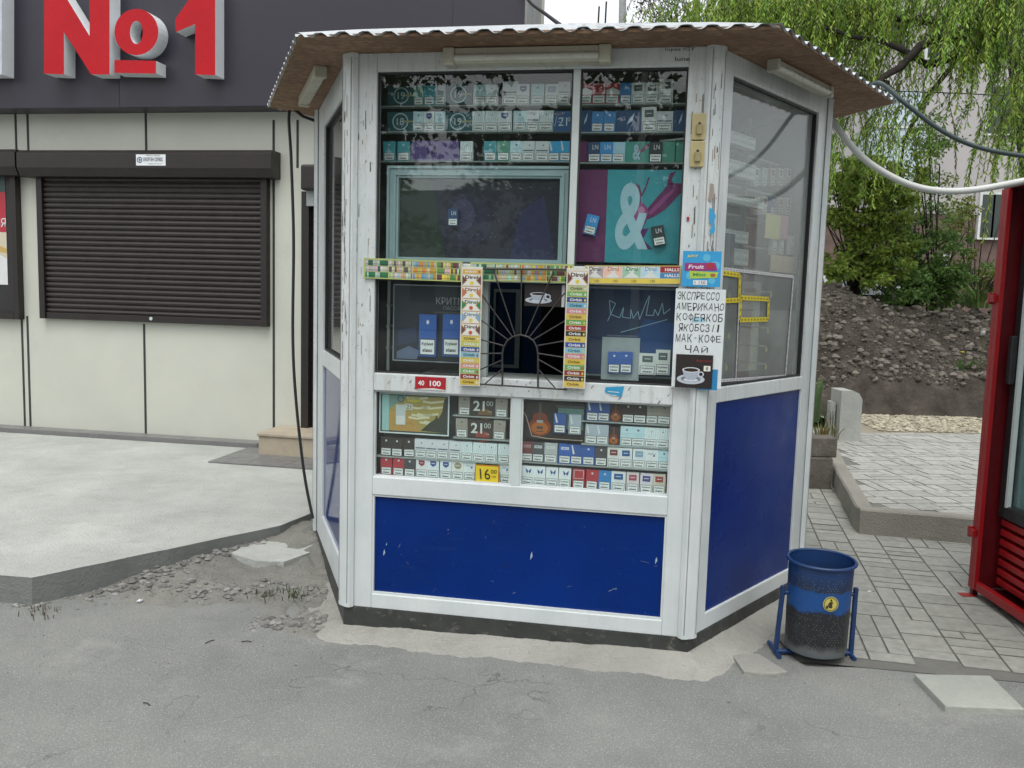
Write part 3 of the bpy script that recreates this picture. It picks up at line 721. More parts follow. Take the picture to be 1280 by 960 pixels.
side(LF, Wl, (la, min(lb, Wl-.06), (zof(LF, 404, 440)+zof(LF, 433, 455))/2, (zof(LF, 404, 160)+zof(LF, 433, 112))/2), (zof(LF, 430, 712), zof(LF, 431, 480)), GLASS_LEFT, BLUE_GLOSS, 'left_frame', 0)
# back walls
for a, b in ((RC, BR), (BR, BL), (BL, LC)):
    fr = Fr(a, b-a, outward((b-a).normalized())); L = (b-a).length
    g = MB(); g.box(fr, 0, L, 0, ZT, T0, T1); g.build('back_wall', WHITE, kiosk)
    g = MB(); g.box(fr, .07, L-.07, .05, ZT-.05, -.075, -.062); g.build('wall_lining', DARKIN, kiosk)
# corner posts
for p, n1_, n2_ in ((FL, LF.N, FF.N), (FRc, FF.N, RF.N), (LC, LF.N, -RF.N), (RC, RF.N, -LF.N)):
    nn = (n1_+n2_).normalized(); fr = Fr(p, Vector((-nn.y, nn.x, 0)), nn)
    prof = [(-.045, -.018), (-.038, .006), (-.02, .013), (.02, .013), (.038, .006), (.045, -.018)]
    g = MB(); V = [fr.P(u, z, n) for z in (0.0, ZT) for u, n in prof]; k = 6
    g.add(V, [tuple(range(k)), tuple(range(2*k-1, k-1, -1))]+[(i, k+i, k+(i+1) % k, (i+1) % k) for i in range(k)])
    g.build('corner_post', WHITE, kiosk, bevel=.002)
    for s_ in (-1, 1):
        g = MB(); g.box(fr, s_*.0295-.0015, s_*.0295+.0015, .02, ZT-.02, .008, .0115); g.build('post_seam', simple('seam_grey', (.25, .25, .24), .8), kiosk)
# dark steel base
g = MB()
for fr, L in ((FF, 1.6004), (RF, Wr), (LF, Wl)): g.box(fr, -.002, L+.002, -.13, -.001, -.08, .006 if fr is FF else .004)
g.build('base_rail', BASEM, kiosk)
hexp = [LC, FL, FRc, RC, BR, BL]
g = MB(); cen = sum(hexp, Vector())/6
g.add([(p+(cen-p)*.03)+Vector((0, 0, .03)) for p in hexp], [tuple(range(6))]); g.build('floor', DARKIN, kiosk)
g = MB(); g.add([(p+(cen-p)*.03)+Vector((0, 0, ZT-.01)) for p in hexp], [tuple(range(5, -1, -1))]); g.build('ceiling', simple('ceiling_board', (.12, .11, .1), .8), kiosk)
# roof
ZE = 2.53
fe, ge, le, re = Vector((-.935, 3.765, 0)), Vector((.985, 3.455, 0)), Vector((-1.46, 5.2, 0)), Vector((1.94, 4.65, 0))
be_r = ge+(re-ge)+(le-fe); be_l = fe+(le-fe)+(re-ge)
EV = [le, fe, ge, re, be_r, be_l]; cen = sum(EV, Vector())/6
g = MB()
g.add([p+Vector((0, 0, ZE)) for p in EV]+[(p+(cen-p)*.25)+Vector((0, 0, ZE)) for p in EV]+[p+Vector((0, 0, ZE+.014)) for p in EV],
      [(i, (i+1) % 6, 6+(i+1) % 6, 6+i) for i in range(6)]+[(i, (i+1) % 6, 12+(i+1) % 6, 12+i) for i in range(6)])
sof = g.build('soffit_board', OSB, kiosk)
APEX = cen+Vector((0, 0, 2.945))

g = MB()
for i in range(6):
    A = EV[i]; B = EV[(i+1) % 6]; U = (B-A).normalized(); L = (B-A).length; out = outward(U)
    if out.dot(A-cen) < 0: out = -out
    A2 = A-U*.006+out*.012; B2 = B+U*.006+out*.012; L2 = (B2-A2).length
    nseg = max(8, int(L2/.0125)); rows = 5; V = []
    per = .1
    for j in range(rows+1):
        t = j/rows*.985
        for q in range(nseg+1):
            s_ = q/nseg; u = s_*L2
            base = A2.lerp(B2, s_); z0_ = ZE+.0045
            # keep corrugation lines parallel to slope: project along slope toward the ridge lines
            p = base.lerp(Vector((APEX.x, APEX.y, 0)), t); uu = (p-A2).dot(U)
            w_ = (uu/per) % 1; tri = min(1, max(0, (abs(w_-.5)*2-.25)/.4)); 
            z = z0_+(APEX.z-z0_)*t+.017*tri
            if j == 0: z -= .006+.004*noise.noise((u*6, i, 0))
            V.append((p.x, p.y, z))
    k = nseg+1
    g.add(V, [(j*k+q, j*k+q+1, (j+1)*k+q+1, (j+1)*k+q) for j in range(rows) for q in range(nseg)], sm=False)
rs = g.build('roof_sheet', [ROOFM], kiosk)
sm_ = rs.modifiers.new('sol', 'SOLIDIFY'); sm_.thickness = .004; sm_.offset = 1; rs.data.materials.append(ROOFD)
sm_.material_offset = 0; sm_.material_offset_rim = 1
# rear wall door seen through the hatch
fr = Fr(BL, LC-BL, (cen-BL)); 
dd = Fr(D(606, 400, 5.55)*1.0, (1, -.12, 0), (-.12, -1, 0)); dd.O.z = 0
g = MB(); g.box(dd, 0, .36, .05, 2.0, -.04, 0); dr = g.build('inner_door', simple('blue_inner_door', (.01, .045, .13), .4), kiosk)
g = MB(); a = dd.uv(618, 365, .003); b = dd.uv(643, 456, .003); a0_, b0_ = a, b
for (u0, u1, v0, v1) in ((a[0], a[0]+.012, b[1], a[1]), (b[0], b[0]+.03, b[1], a[1]), (a[0], b[0]+.03, a[1], a[1]+.02), (a[0], b[0]+.03, b[1]-.02, b[1])): g.box(dd, u0, u1, v0, v1, .001, .02)
g.build('door_window_frame', ALU, dr)
# inside edge of opening
g = MB(); g.box(FF, uO0, uO0+.025, zE, zM0, -.11, -.07); g.build('hatch_jamb', ALU, kiosk)
g = MB(); g.box(FF, uO1-.008, uO1+.002, zE, zM0, -.2, -.07); g.build('hatch_jamb', ALU, kiosk)
# service counter
g = MB(); g.box(FF, uO0-.3, uO1+.3, zE-.03, zE-.005, -.35, -.062); g.build('counter', SHELF, kiosk)

# hatch grille
gr = thing('serving_grille', 'black iron fan grille with arch over the serving hatch', 'grille', tuple(FF.P((uO0+uO1)/2, zE, .03)))
gn = .022
def gp(px, py): u, v = FF.uv(px, py, gn); return FF.P(u, v, gn)
g = MB()
arch = [(628, 481), (628, 442), (629.5, 434), (634, 426), (640.6, 421), (650.4, 418.6), (660, 421), (667, 426), (671, 434), (672.5, 443), (672.5, 484)]
g.tube([gp(*p) for p in arch], .0042, 8); g.build('arch_bar', IRON, gr)
for a, b in (((598, 336), (709, 337)), ((597, 480), (709, 487)), ((600, 336), (598, 481)), ((708.5, 337), (706, 487))):
    g = MB(); g.tube([gp(*a), gp(*b)], .0042, 6); g.build('outer_bar', IRON, gr)
rods = [((616.7, 336.8), (644, 420)), ((652, 337), (651, 419)), ((692, 339.5), (656.5, 420)), ((601, 367), (640.6, 421)), ((706, 366), (662, 421)), ((601, 399.7), (635.3, 425)), ((707, 400.6), (666, 425)), ((599, 424), (629, 432)), ((706.5, 426), (672, 432)), ((599, 442), (628, 441.7)), ((706, 447), (672.5, 441.7)), ((598, 463), (628, 450)), ((706, 468), (672.5, 449)), ((606, 480), (628, 461)), ((694, 485), (672.5, 461))]
for a, b in rods:
    g = MB(); g.tube([gp(*a), gp(*b)], .0032, 6); g.build('rod', IRON, gr)

# ------------------------------------------------------------------ display fittings inside the front windows
g = MB(); g.box(FF, uL+.005, uR-.005, zC-.02, zD+.02, -.16, -.15); g.build('display_back', BACKG, kiosk)
g = MB(); g.box(FF, uL+.02, uR-.005, zM1, zTop+.03, -.30, -.29); g.build('display_back', DARKIN, kiosk)
def shelfline(px0, py0, px1, py1, n0, n1, th=.006, mat=SHELF):
    a = FF.uv(px0, py0, n1); b = FF.uv(px1, py1, n1); z = (a[1]+b[1])/2
    g = MB(); g.box(FF, a[0], b[0], z-th, z, n0, n1); g.build('shelf', mat, kiosk); return z

# packs -----------------------------------------------------------------
def warn_mesh():
    g = MB(); w, h = .0475, .034
    fr = W0; g.rect(fr, -w/2, .003, w/2, .003+h, .0116, (.84, .87, .85))
    c = (.02, .02, .02); bw = .0017
    for (a, b, cc, d) in ((-w/2, .003, w/2, .003+bw), (-w/2, .003+h-bw, w/2, .003+h), (-w/2, .003, -w/2+bw, .003+h), (w/2-bw, .003, w/2, .003+h)): g.rect(fr, a, b, cc, d, .0119, c)
    g.text(fr, 'Куріння', 0, .003+h*.68, .0085, .0119, c, width=.036, bold=.03)
    g.text(fr, 'вбиває', 0, .003+h*.30, .0075, .0119, c, width=.031, bold=.03)
    o = g.build('warning_label', PRINT); return o
WARN = warn_mesh(); WARN_ME = WARN.data; bpy.data.objects.remove(WARN)
PK = {}
HT = .045
KIN = {  # kind: (base, design, description)
 'brown': ((.035, .025, .02), 'dot', 'dark brown'), 'wbar': ((.52, .55, .56), 'bar', 'silver white'), 'wpat': ((.58, .66, .68), 'pat', 'pale patterned'),
 'red': ((.36, .03, .04), 'dot', 'dark red'), 'dgrey': ((.06, .055, .06), 'dot', 'charcoal'), 'wred': ((.6, .6, .6), ('shield', (.3, .03, .06)), 'white red crested'),
 'wblue': ((.6, .63, .64), ('shield', (.05, .1, .3)), 'white blue crested'), 'wgold': ((.6, .6, .56), ('gold', (.32, .28, .17)), 'white gold crested'),
 'wscript': ((.62, .66, .67), 'script', 'plain white'), 'blue': ((.025, .09, .32), 'dot', 'deep blue'), 'feather': ((.03, .08, .26), 'slash', 'blue striped'),
 'gfeather': ((.33, .38, .42), 'slash', 'grey striped'), 'taupe': ((.28, .26, .22), 'dot', 'taupe'), 'pblue': ((.42, .58, .62), 'dot', 'pale blue'),
 'maroon': ((.16, .05, .05), 'band', 'maroon'), 'dband': ((.07, .07, .075), 'band', 'black banded'), 'silver': ((.38, .39, .39), 'band', 'silver'),
 'bband': ((.03, .1, .35), 'band', 'blue banded'), 'wredbox': ((.58, .58, .56), ('box', (.2, .04, .03)), 'white red boxed'), 'wbluebox': ((.58, .6, .6), ('box', (.02, .1, .3)), 'white blue boxed'),
 'wpbox': ((.58, .62, .63), ('box', (.25, .38, .5)), 'pale blue boxed'), 'butter': ((.62, .68, .7), 'butterfly', 'white butterfly'), 'wpink': ((.55, .5, .5), ('box', (.4, .08, .12)), 'pink boxed'),
 'wviolet': ((.55, .52, .55), ('box', (.08, .07, .25)), 'violet boxed'), 'creamred': ((.5, .45, .36), ('box', (.33, .05, .04)), 'cream red boxed'), 'mblue': ((.03, .18, .42), 'dot', 'mid blue'),
 'redroof': ((.34, .02, .03), 'roof', 'red and white'), 'redbox': ((.34, .03, .04), 'outline', 'red outlined'), 'wgrey': ((.55, .58, .55), ('box', (.1, .13, .13)), 'white grey boxed'),
 'teal': ((.05, .28, .33), 'dot', 'teal'), 'green': ((.08, .27, .18), 'dot', 'green'), 'nvlet': ((.02, .05, .12), 'letters', 'navy lettered'), 'blet': ((.03, .22, .5), 'letters', 'blue lettered'),
 'llet': ((.3, .5, .6), 'letters', 'light blue lettered'), 'black': ((.02, .025, .03), 'letters', 'black lettered'), 'bstripe': ((.03, .28, .5), 'slash', 'bright blue')}
def pack_protos(kind):
    if kind in PK: return PK[kind]
    base, des, desc = KIN[kind]; g = MB(); w, h = .055, .088
    base = tuple(min(.85, q*1.3+.005) for q in base); g.box(W0, -w/2, w/2, 0, h, -.011, .011, base)
    n = .0115; t0 = .04; dname = des[0] if isinstance(des, tuple) else des
    wh = (.7, .72, .72)
    if dname == 'dot': g.ell(W0, 0, .072, .0045, .0045, n, wh if sum(base) < 1 else (.15, .15, .18)); g.rect(W0, -w/2, .055, w/2, .056, n, tuple(x*.6 for x in base))
    elif dname == 'bar': g.rect(W0, -w/2+.004, .044, w/2-.004, .049, n, (.1, .12, .16)); g.ell(W0, .005, .07, .003, .003, n, (.1, .1, .1))
    elif dname == 'pat':
        for i in range(5): g.stroke(W0, [(-.022+i*.01, .044), (-.012+i*.008, .085)], .0012, n, (.35, .45, .5))
        g.ell(W0, .002, .07, .003, .003, n, (.1, .15, .3))
    elif dname == 'shield': g.poly(W0, [(-.014, .08), (.014, .08), (.014, .062), (0, .052), (-.014, .062)], n, des[1]); g.rect(W0, -.008, .067, .008, .07, n+.0003, wh)
    elif dname == 'gold': g.ell(W0, 0, .066, .017, .015, n, des[1]); g.rect(W0, -.012, .064, .012, .068, n+.0003, wh)
    elif dname == 'script': g.stroke(W0, [(-.018, .066), (-.01, .073), (-.006, .064), (.002, .072), (.008, .065), (.018, .07)], .002, n, (.15, .2, .3)); g.ell(W0, .01, .06, .005, .004, n, (.1, .15, .35))
    elif dname == 'slash': g.poly(W0, [(-.024, .085), (-.019, .087), (-.008, .048), (-.016, .045)], n, wh)
    elif dname == 'band': g.rect(W0, -.017, .064, .017, .076, n, wh if kind != 'maroon' else (.5, .3, .3)); g.text(W0, 'NEO' if kind == 'bband' else 'MILD', 0, .07, .006, n+.0003, base, width=.026, bold=.02)
    elif dname == 'box': g.rect(W0, -.017, .052, .017, .078, n, des[1]); g.rect(W0, -.01, .064, .01, .067, n+.0003, wh)
    elif dname == 'butterfly':
        bc = random.choice([(.05, .1, .3), (.3, .03, .06)])
        for s_ in (-1, 1): g.poly(W0, [(.004, .064), (.004+s_*.013, .078), (.004+s_*.011, .062), (.004+s_*.006, .054)], n, bc)
    elif dname == 'roof': g.poly(W0, [(-w/2, .04), (w/2, .04), (w/2, .056), (0, .07), (-w/2, .056)], n, wh)
    elif dname == 'outline': g.rect(W0, -.022, .045, .022, .084, n, wh); g.rect(W0, -.02, .047, .02, .082, n+.0002, base)
    elif dname == 'letters': g.text(W0, 'LN', .004, .066, .02, n, wh, width=.024)
    o = g.build('cigarette_pack', PRINT); me = o.data; bpy.data.objects.remove(o)
    PK[kind] = me; return me
ORD = ['first', 'second', 'third', 'fourth', 'fifth', 'sixth', 'seventh', 'eighth', 'ninth', 'tenth', 'eleventh', 'twelfth', 'thirteenth', 'fourteenth']
FYAW = math.atan2(FF.U.y, FF.U.x)
def place_pack(kind, fr, u, z, n, label, sx=1, sz=1, rot=0, group='cigarette packs in the kiosk windows', yaw=None):
    o = bpy.data.objects.new('cigarette_pack', pack_protos(kind)); COL.objects.link(o)
    o.location = fr.P(u, z, n); yaw = math.atan2(fr.U.y, fr.U.x)
    o.rotation_euler = (0, -rot, yaw); o.scale = (sx, 1, sz)
    tag(o, label, 'cigarette pack', group)
    c = bpy.data.objects.new('warning_label', WARN_ME); COL.objects.link(c); c.parent = o
    return o
def row(px_l, py_l, px_r, py_r, items, where, n=-.1, shelf=True, sc=1.0, tall=1.0):
    """items: (px, kind[, width scale[, height scale]])"""
    a = FF.uv(px_l, py_l, n+.011); b = FF.uv(px_r, py_r, n+.011); z = (a[1]+b[1])/2
    if shelf:
        g = MB(); g.box(FF, a[0]-.03, b[0]+.03, z-.006, z-.0005, n-.03, n+.014); g.build('shelf', SHELF, kiosk)
    for i, it in enumerate(items):
        py = py_l+(py_r-py_l)*(it[0]-px_l)/(px_r-px_l); u = FF.uv(it[0], py, n+.011)[0]
        desc = KIN[it[1]][2]
        place_pack(it[1], FF, u, z, n+random.uniform(-.006, .002), f'{desc} cigarette pack, {ORD[i]} from left on {where}', sx=sc*(it[2] if len(it) > 2 else 1), sz=tall*(it[3] if len(it) > 3 else 1), rot=random.uniform(-.03, .03))
    return z
Z_LLa = row(478, 569, 634, 580, [(482, 'brown'), (496, 'brown'), (511, 'brown'), (525, 'wbar'), (538.5, 'wbar'), (553, 'wbar'), (568, 'wbar'), (583, 'wpat'), (598, 'wpat'), (613, 'wpat'), (629, 'wpat')], 'third row of lower left window', -.05)
row(478, 592.5, 634, 605, [(482.5, 'red'), (497.5, 'red'), (512, 'dgrey'), (526.7, 'wred'), (541, 'wblue'), (556.7, 'wblue'), (571.7, 'wgold'), (586.5, 'wscript'), (631, 'wscript', .95)], 'bottom row of lower left window', -.05)
row(655, 577.4, 832, 587, [(658.4, 'maroon'), (672.1, 'dband'), (687.6, 'silver', 1.12), (705.3, 'bband', 1.03), (719.9, 'feather'), (735.2, 'blue'), (750.8, 'dgrey'), (766.6, 'wredbox'), (782.1, 'wbluebox'), (798.4, 'wpbox'), (814.4, 'wscript'), (829.4, 'pblue')], 'third row of lower right window', -.05)
row(655, 606, 832, 618, [(658.4, 'butter'), (673.8, 'butter'), (689.3, 'butter'), (705.1, 'butter'), (722.8, 'redbox'), (739.1, 'red'), (755, 'mblue'), (772.3, 'wbluebox', 1.15), (790.4, 'wpink'), (807, 'wviolet'), (823.4, 'creamred')], 'bottom row of lower right window', -.05)
row(735, 526, 836, 531, [(740, 'feather'), (754, 'feather'), (784.7, 'brown'), (799.3, 'brown', 1.08), (814.4, 'taupe'), (829.4, 'taupe', 1.1)], 'top row of lower right window', -.05)
row(735, 555, 836, 560.5, [(738.3, 'gfeather'), (752.4, 'gfeather'), (782.6, 'pblue'), (797.2, 'pblue', 1.15), (813, 'wpat'), (827.7, 'wpat', 1.1)], 'second row of lower right window', -.05)
row(574, 518, 634, 523, [(580, 'taupe'), (626.5, 'taupe')], 'top price row of lower left window', -.05)
row(574, 546, 634, 551, [(577, 'taupe'), (623.5, 'taupe')], 'second price row of lower left window', -.05)
NU = -.17
row(482, 131, 712, 131, [(523, 'green', .8), (536.5, 'teal', .9), (550, 'gfeather', .9), (599, 'pblue'), (614, 'wpat'), (637, 'wbar', 1.2, 1.15), (653, 'wblue'), (671, 'pblue'), (688.5, 'wpbox'), (704.5, 'wbar', .9, 1.1)], 'top row of upper left window', NU, sc=1.05)
row(482, 164.3, 712, 163, [(522.4, 'pblue', .85), (536.2, 'wblue', .85), (549.5, 'pblue', .85), (597.7, 'wpat'), (613.4, 'wpat'), (630.8, 'wblue', 1.1), (649.2, 'pblue', 1.05), (665.4, 'wbar'), (681.7, 'wpat', 1.25)], 'middle row of upper left window', NU, sc=1.05)
row(482, 201.4, 712, 201, [(486.6, 'teal'), (503.7, 'teal'), (582.8, 'wpat'), (612.6, 'teal'), (628.9, 'green'), (644.6, 'pblue'), (660, 'wbar'), (677, 'wbar', 1.08), (692, 'bstripe', .9), (706, 'bstripe', .9)], 'lowest row of upper left window', NU, sc=1.05)
row(728, 129.3, 858, 129, [(731.9, 'redroof'), (748.2, 'redbox', 1.1), (764.7, 'redroof', 1.1), (781.5, 'mblue', .85), (797.4, 'wgrey'), (814.3, 'wgrey'), (832, 'wgrey', 1.05, 1.15)], 'top row of upper right window', NU, sc=1.05)
row(728, 165.3, 858, 164, [(746, 'mblue', .9), (761, 'mblue', .9), (811, 'wgrey', 1.1, 1.2), (830, 'wbar', 1.25)], 'middle row of upper right window', NU, sc=1.05)
row(728, 203, 858, 203, [(742.5, 'nvlet'), (757.6, 'blet'), (772.3, 'llet'), (819, 'black')], 'lowest row of upper right window', NU, sc=1.05)

# flat cards in the windows ------------------------------------------------
def card(fr, px0, py0, px1, py1, n, label, draw=None, col=(.5, .5, .5), name='display_card', cat='card', group=None, th=.003, frame=None):
    a = fr.uv(px0, py0, n+th); b = fr.uv(px1, py1, n+th); u0, u1 = sorted((a[0], b[0])); v0, v1 = sorted((a[1], b[1]))
    g = MB(); g.box(fr, u0, u1, v0, v1, n, n+th, col)
    if frame:
        w_, c = frame
        for q in ((u0, v0, u1, v0+w_), (u0, v1-w_, u1, v1), (u0, v0+w_, u0+w_, v1-w_), (u1-w_, v0+w_, u1, v1-w_)): g.rect(fr, *q, n+th+.0008, c)
    if draw: draw(g, fr, u0, v0, u1-u0, v1-v0, n+th+.0006)
    return single(g, name, PRINT, label, cat, group=group)
CN = -.045
def dr_price(main, sup, tail):
    def f(g, fr, u, v, w, h, n):
        g.ell(fr, u+w*.6, v+h*.1, w*.28, h*.3, n-.0002, tail)
        g.rect(fr, u, v, u+w, v+h*.06, n, (.03, .02, .02))
        g.text(fr, main, u+w*.36, v+h*.55, h*.55, n+.0004, (.72, .74, .7), width=w*.44, bold=.02)
        g.text(fr, sup, u+w*.78, v+h*.7, h*.26, n+.0004, (.6, .62, .58), width=w*.26)
        g.text(fr, 'грн', u+w*.78, v+h*.25, h*.1, n+.0004, (.5, .5, .45), width=w*.16)
    return f
card(FF, 587.5, 496.5, 619, 521, CN, 'dark price card reading 21 00, upper of the pair', dr_price('21', '00', (.2, .12, .04)), (.05, .045, .04), 'price_card', 'price card', 'dark price cards')
card(FF, 584.5, 524, 616, 549, CN, 'dark reddish price card reading 21 00, lower of the pair', dr_price('21', '00', (.3, .06, .04)), (.055, .04, .035), 'price_card', 'price card', 'dark price cards')
def dr16(g, fr, u, v, w, h, n):
    g.text(fr, '16', u+w*.42, v+h*.48, h*.6, n+.001, (.03, .03, .02), width=w*.42, shear=-.1); g.text(fr, '00', u+w*.78, v+h*.65, h*.22, n+.001, (.03, .03, .02), width=w*.24); g.text(fr, 'грн', u+w*.78, v+h*.35, h*.12, n+.001, (.03, .03, .02))
card(FF, 594, 580.5, 623.5, 604, CN+.02, 'yellow price card with red border reading 16', dr16, (.62, .5, .03), 'price_card', 'price card', frame=(.003, (.4, .05, .02)))
def dr_gold(g, fr, u, v, w, h, n):
    X = lambda x: u+w*x
    Y = lambda y: v+h*y
    g.rect(fr, X(.04), Y(.06), X(.14), Y(.95), n, (.35, .6, .58))
    g.rect(fr, X(.14), Y(.07), X(.96), Y(.94), n, (.4, .32, .09))
    g.poly(fr, [(X(.14), Y(.07)), (X(.6), Y(.07)), (X(.5), Y(.45)), (X(.3), Y(.6)), (X(.14), Y(.5))], n+.0003, (.5, .3, .08))
    g.poly(fr, [(X(.14), Y(.6)), (X(.4), Y(.94)), (X(.14), Y(.94))], n+.0003, (.2, .33, .28))
    for i in range(9):
        y = random.uniform(.3, .92); x = random.uniform(.35, .65); g.stroke(fr, [(X(x), Y(y)), (X(x+.12), Y(y-.03)), (X(x+.3), Y(y+.02))], h*.05, n+.0006, (.68, .66, .45))
    g.ell(fr, X(.5), Y(.85), w*.1, h*.06, n+.0006, (.6, .55, .05))
    g.poly(fr, [(X(.6), Y(.1)), (X(.72), Y(.3)), (X(.8), Y(.4)), (X(.82), Y(.5)), (X(.85), Y(.42)), (X(.9), Y(.6)), (X(.93), Y(.9)), (X(.96), Y(.94)), (X(.96), Y(.07))], n+.0009, (.05, .055, .04))
    g.stroke(fr, [(X(.2), Y(.2)), (X(.28), Y(.28)), (X(.34), Y(.18)), (X(.44), Y(.3)), (X(.5), Y(.2))], .0015, n+.001, (.25, .13, .03))
    g.rect(fr, X(.24), Y(.22), X(.38), Y(.72), n+.0012, (.55, .62, .6)); g.rect(fr, X(.25), Y(.24), X(.37), Y(.44), n+.0015, (.72, .74, .7))
    g.text(fr, '210', X(.42), Y(.68), h*.12, n+.0018, (.05, .05, .05)) if False else None
    g.rect(fr, X(.37), Y(.6), X(.48), Y(.75), n+.0013, (.62, .62, .5)); g.text(fr, '21', X(.425), Y(.675), h*.1, n+.0016, (.05, .04, .03))
    g.ring(fr, X(.31), Y(.86), h*.06, h*.09, n+.0009, (.05, .15, .16))
card(FF, 474.5, 490, 561, 545.5, -.05, 'gold landscape picture in white frame, lower left window', dr_gold, (.05, .07, .07), 'framed_picture', 'picture', frame=(.006, (.72, .8, .78)))
def dr_guitar(big):
    def f(g, fr, u, v, w, h, n):
        X = lambda x: u+w*x
        Y = lambda y: v+h*y
        cx, cy = (.30, .33) if big else (.5, .3); s = h*(.30 if big else .26)
        ratio = 1
        g.ell(fr, X(cx), Y(cy), s, s*.8, n, (.3, .06, .015)); g.ell(fr, X(cx), Y(cy)-s*.1, s*.75, s*.55, n+.0003, (.5, .15, .02)); g.ell(fr, X(cx), Y(cy)+s*.85, s*.65, s*.45, n, (.28, .05, .015))
        g.rect(fr, X(cx)-s*.13, Y(cy)+s*.6, X(cx)+s*.13, Y(.99), n+.0006, (.15, .1, .07))
        g.rect(fr, X(cx)-s*.28, Y(cy)+s*.35, X(cx)+s*.28, Y(cy)+s*.6, n+.0006, (.4, .4, .38)); g.rect(fr, X(cx)-s*.28, Y(cy)-s*.2, X(cx)+s*.28, Y(cy)+s*.05, n+.0006, (.08, .07, .06)); g.rect(fr, X(cx)-s*.35, Y(cy)-s*.45, X(cx)+s*.35, Y(cy)-s*.36, n+.0006, (.1, .06, .04))
        if big:
            g.stroke(fr, [(X(.02), Y(.75)), (X(.08), Y(.6)), (X(.18), Y(.08)), (X(.4), Y(.03)), (X(.98), Y(.02))], .004, n+.001, (.5, .4, .3))
            g.poly(fr, [(X(.58), Y(.3)), (X(.98), Y(.3)), (X(.98), Y(.86)), (X(.58), Y(.86))], n+.0006, (.16, .3, .26)); g.rect(fr, X(.55), Y(.87), X(.99), Y(.93), n+.0006, (.09, .1, .1))
    return f
card(FF, 652, 501, 730, 552, -.062, 'dark poster with orange electric guitar, lower right window', dr_guitar(True), (.035, .028, .025), 'poster', 'poster')
for px, py, lb in ((699.6, 541, 'blue striped cigarette pack standing before the guitar poster'), (718.5, 542.5, 'grey striped cigarette pack standing before the guitar poster')):
    u, v = FF.uv(px, py, -.045); place_pack('feather' if px < 710 else 'gfeather', FF, u, v, -.046, lb)
card(FF, 762, 503, 777, 529, CN-.01, 'narrow guitar card in top row of lower right window', dr_guitar(False), (.06, .035, .03), 'display_card', 'card', 'narrow guitar cards')
card(FF, 760, 533, 774, 558, CN-.01, 'narrow guitar card in second row of lower right window', dr_guitar(False), (.06, .035, .03), 'display_card', 'card', 'narrow guitar cards')

# upper window cards
def dr_amp(small=False):
    def f(g, fr, u, v, w, h, n):
        X = lambda x: u+w*x
        Y = lambda y: v+h*y
        if not small: g.rect(fr, X(0), Y(0), X(.27), Y(1), n, (.13, .02, .1))
        o = .0 if small else .0
        pur = (.14, .015, .1); pur2 = (.27, .05, .2)
        g.poly(fr, [(X(.56), Y(.42)), (X(.62), Y(.56)), (X(.74), Y(.74)), (X(.82), Y(.86)), (X(.98), Y(.86)), (X(.93), Y(.76)), (X(.8), Y(.58)), (X(.7), Y(.5)), (X(.64), Y(.47)), (X(.60), Y(.36))], n+.0006, pur)
        g.poly(fr, [(X(.80), Y(.84)), (X(.82), Y(.96)), (X(.88), Y(.99)), (X(.84), Y(.90)), (X(.86), Y(.84))], n+.0006, pur)
        g.poly(fr, [(X(.64), Y(.54)), (X(.76), Y(.70)), (X(.88), Y(.82)), (X(.86), Y(.76)), (X(.74), Y(.6)), (X(.67), Y(.52))], n+.0009, pur2)
        g.stroke(fr, [(X(.55), Y(.84)), (X(.58), Y(.72)), (X(.61), Y(.8)), (X(.64), Y(.92))], w*.014, n+.0006, pur)
        g.poly(fr, [(X(.53), Y(.86)), (X(.57), Y(.78)), (X(.58), Y(.64)), (X(.52), Y(.5)), (X(.51), Y(.7))], n+.0006, pur)
        g.ell(fr, X(.57), Y(.54), w*.075, h*.11, n+.0008, pur2); g.ell(fr, X(.585), Y(.56), w*.03, h*.05, n+.001, (.45, .2, .35))
        g.poly(fr, [(X(.58), Y(.36)), (X(.66), Y(.38)), (X(.61), Y(.26)), (X(.70), Y(.15)), (X(.62), Y(.15)), (X(.56), Y(.27))], n+.0006, (.1, .01, .12))
        g.text(fr, '&', X(.505), Y(.50), h*.72, n+.0012, (.35, .55, .62), width=w*.30, bold=.03)
    return f
card(FF, 723, 212, 857, 330, -.14, 'teal and purple poster with large ampersand, upper right window', dr_amp(), (.035, .30, .35), 'poster', 'poster', th=.004)
card(FF, 780, 177, 812, 203.5, NU+.0, 'small teal card with ampersand in upper right window', dr_amp(True), (.06, .32, .26), 'display_card', 'card')
card(FF, 724, 177, 733.5, 203.5, NU, 'narrow purple card in upper right window', None, (.13, .02, .1))
card(FF, 828, 177, 843, 203.5, NU, 'plain green card, left of the two in upper right window', None, (.07, .3, .22), group='plain green cards')
card(FF, 845.5, 177, 859, 203.5, NU, 'plain green card against the right edge of upper right window', None, (.07, .3, .22), group='plain green cards')
u, v = FF.uv(736, 293, -.12); place_pack('blet', FF, u, v, -.123, 'tilted blue lettered pack on the purple poster strip', rot=-.22, sz=.98)
u, v = FF.uv(825, 307, -.12); place_pack('black', FF, u, v, -.123, 'tilted black lettered pack on the teal ampersand poster', rot=.2, sz=.98)
def dr_slash(g, fr, u, v, w, h, n):
    g.poly(fr, [(u+w*.45, v+h*.35), (u+w*.5, v+h*.55), (u+w*.72, v+h*.9), (u+w*.66, v+h*.55)], n, (.55, .65, .75))
for a, b, lb in ((723, 738.5, 'left of the blue packs in upper right window'), (769, 802, 'between packs in upper right window'), (841, 857, 'at the right end of upper right window')):
    card(FF, a, 138, b, 165.5, NU, 'blue card with feather mark '+lb, dr_slash, (.015, .07, .19), 'display_card', 'card', 'blue feather cards')
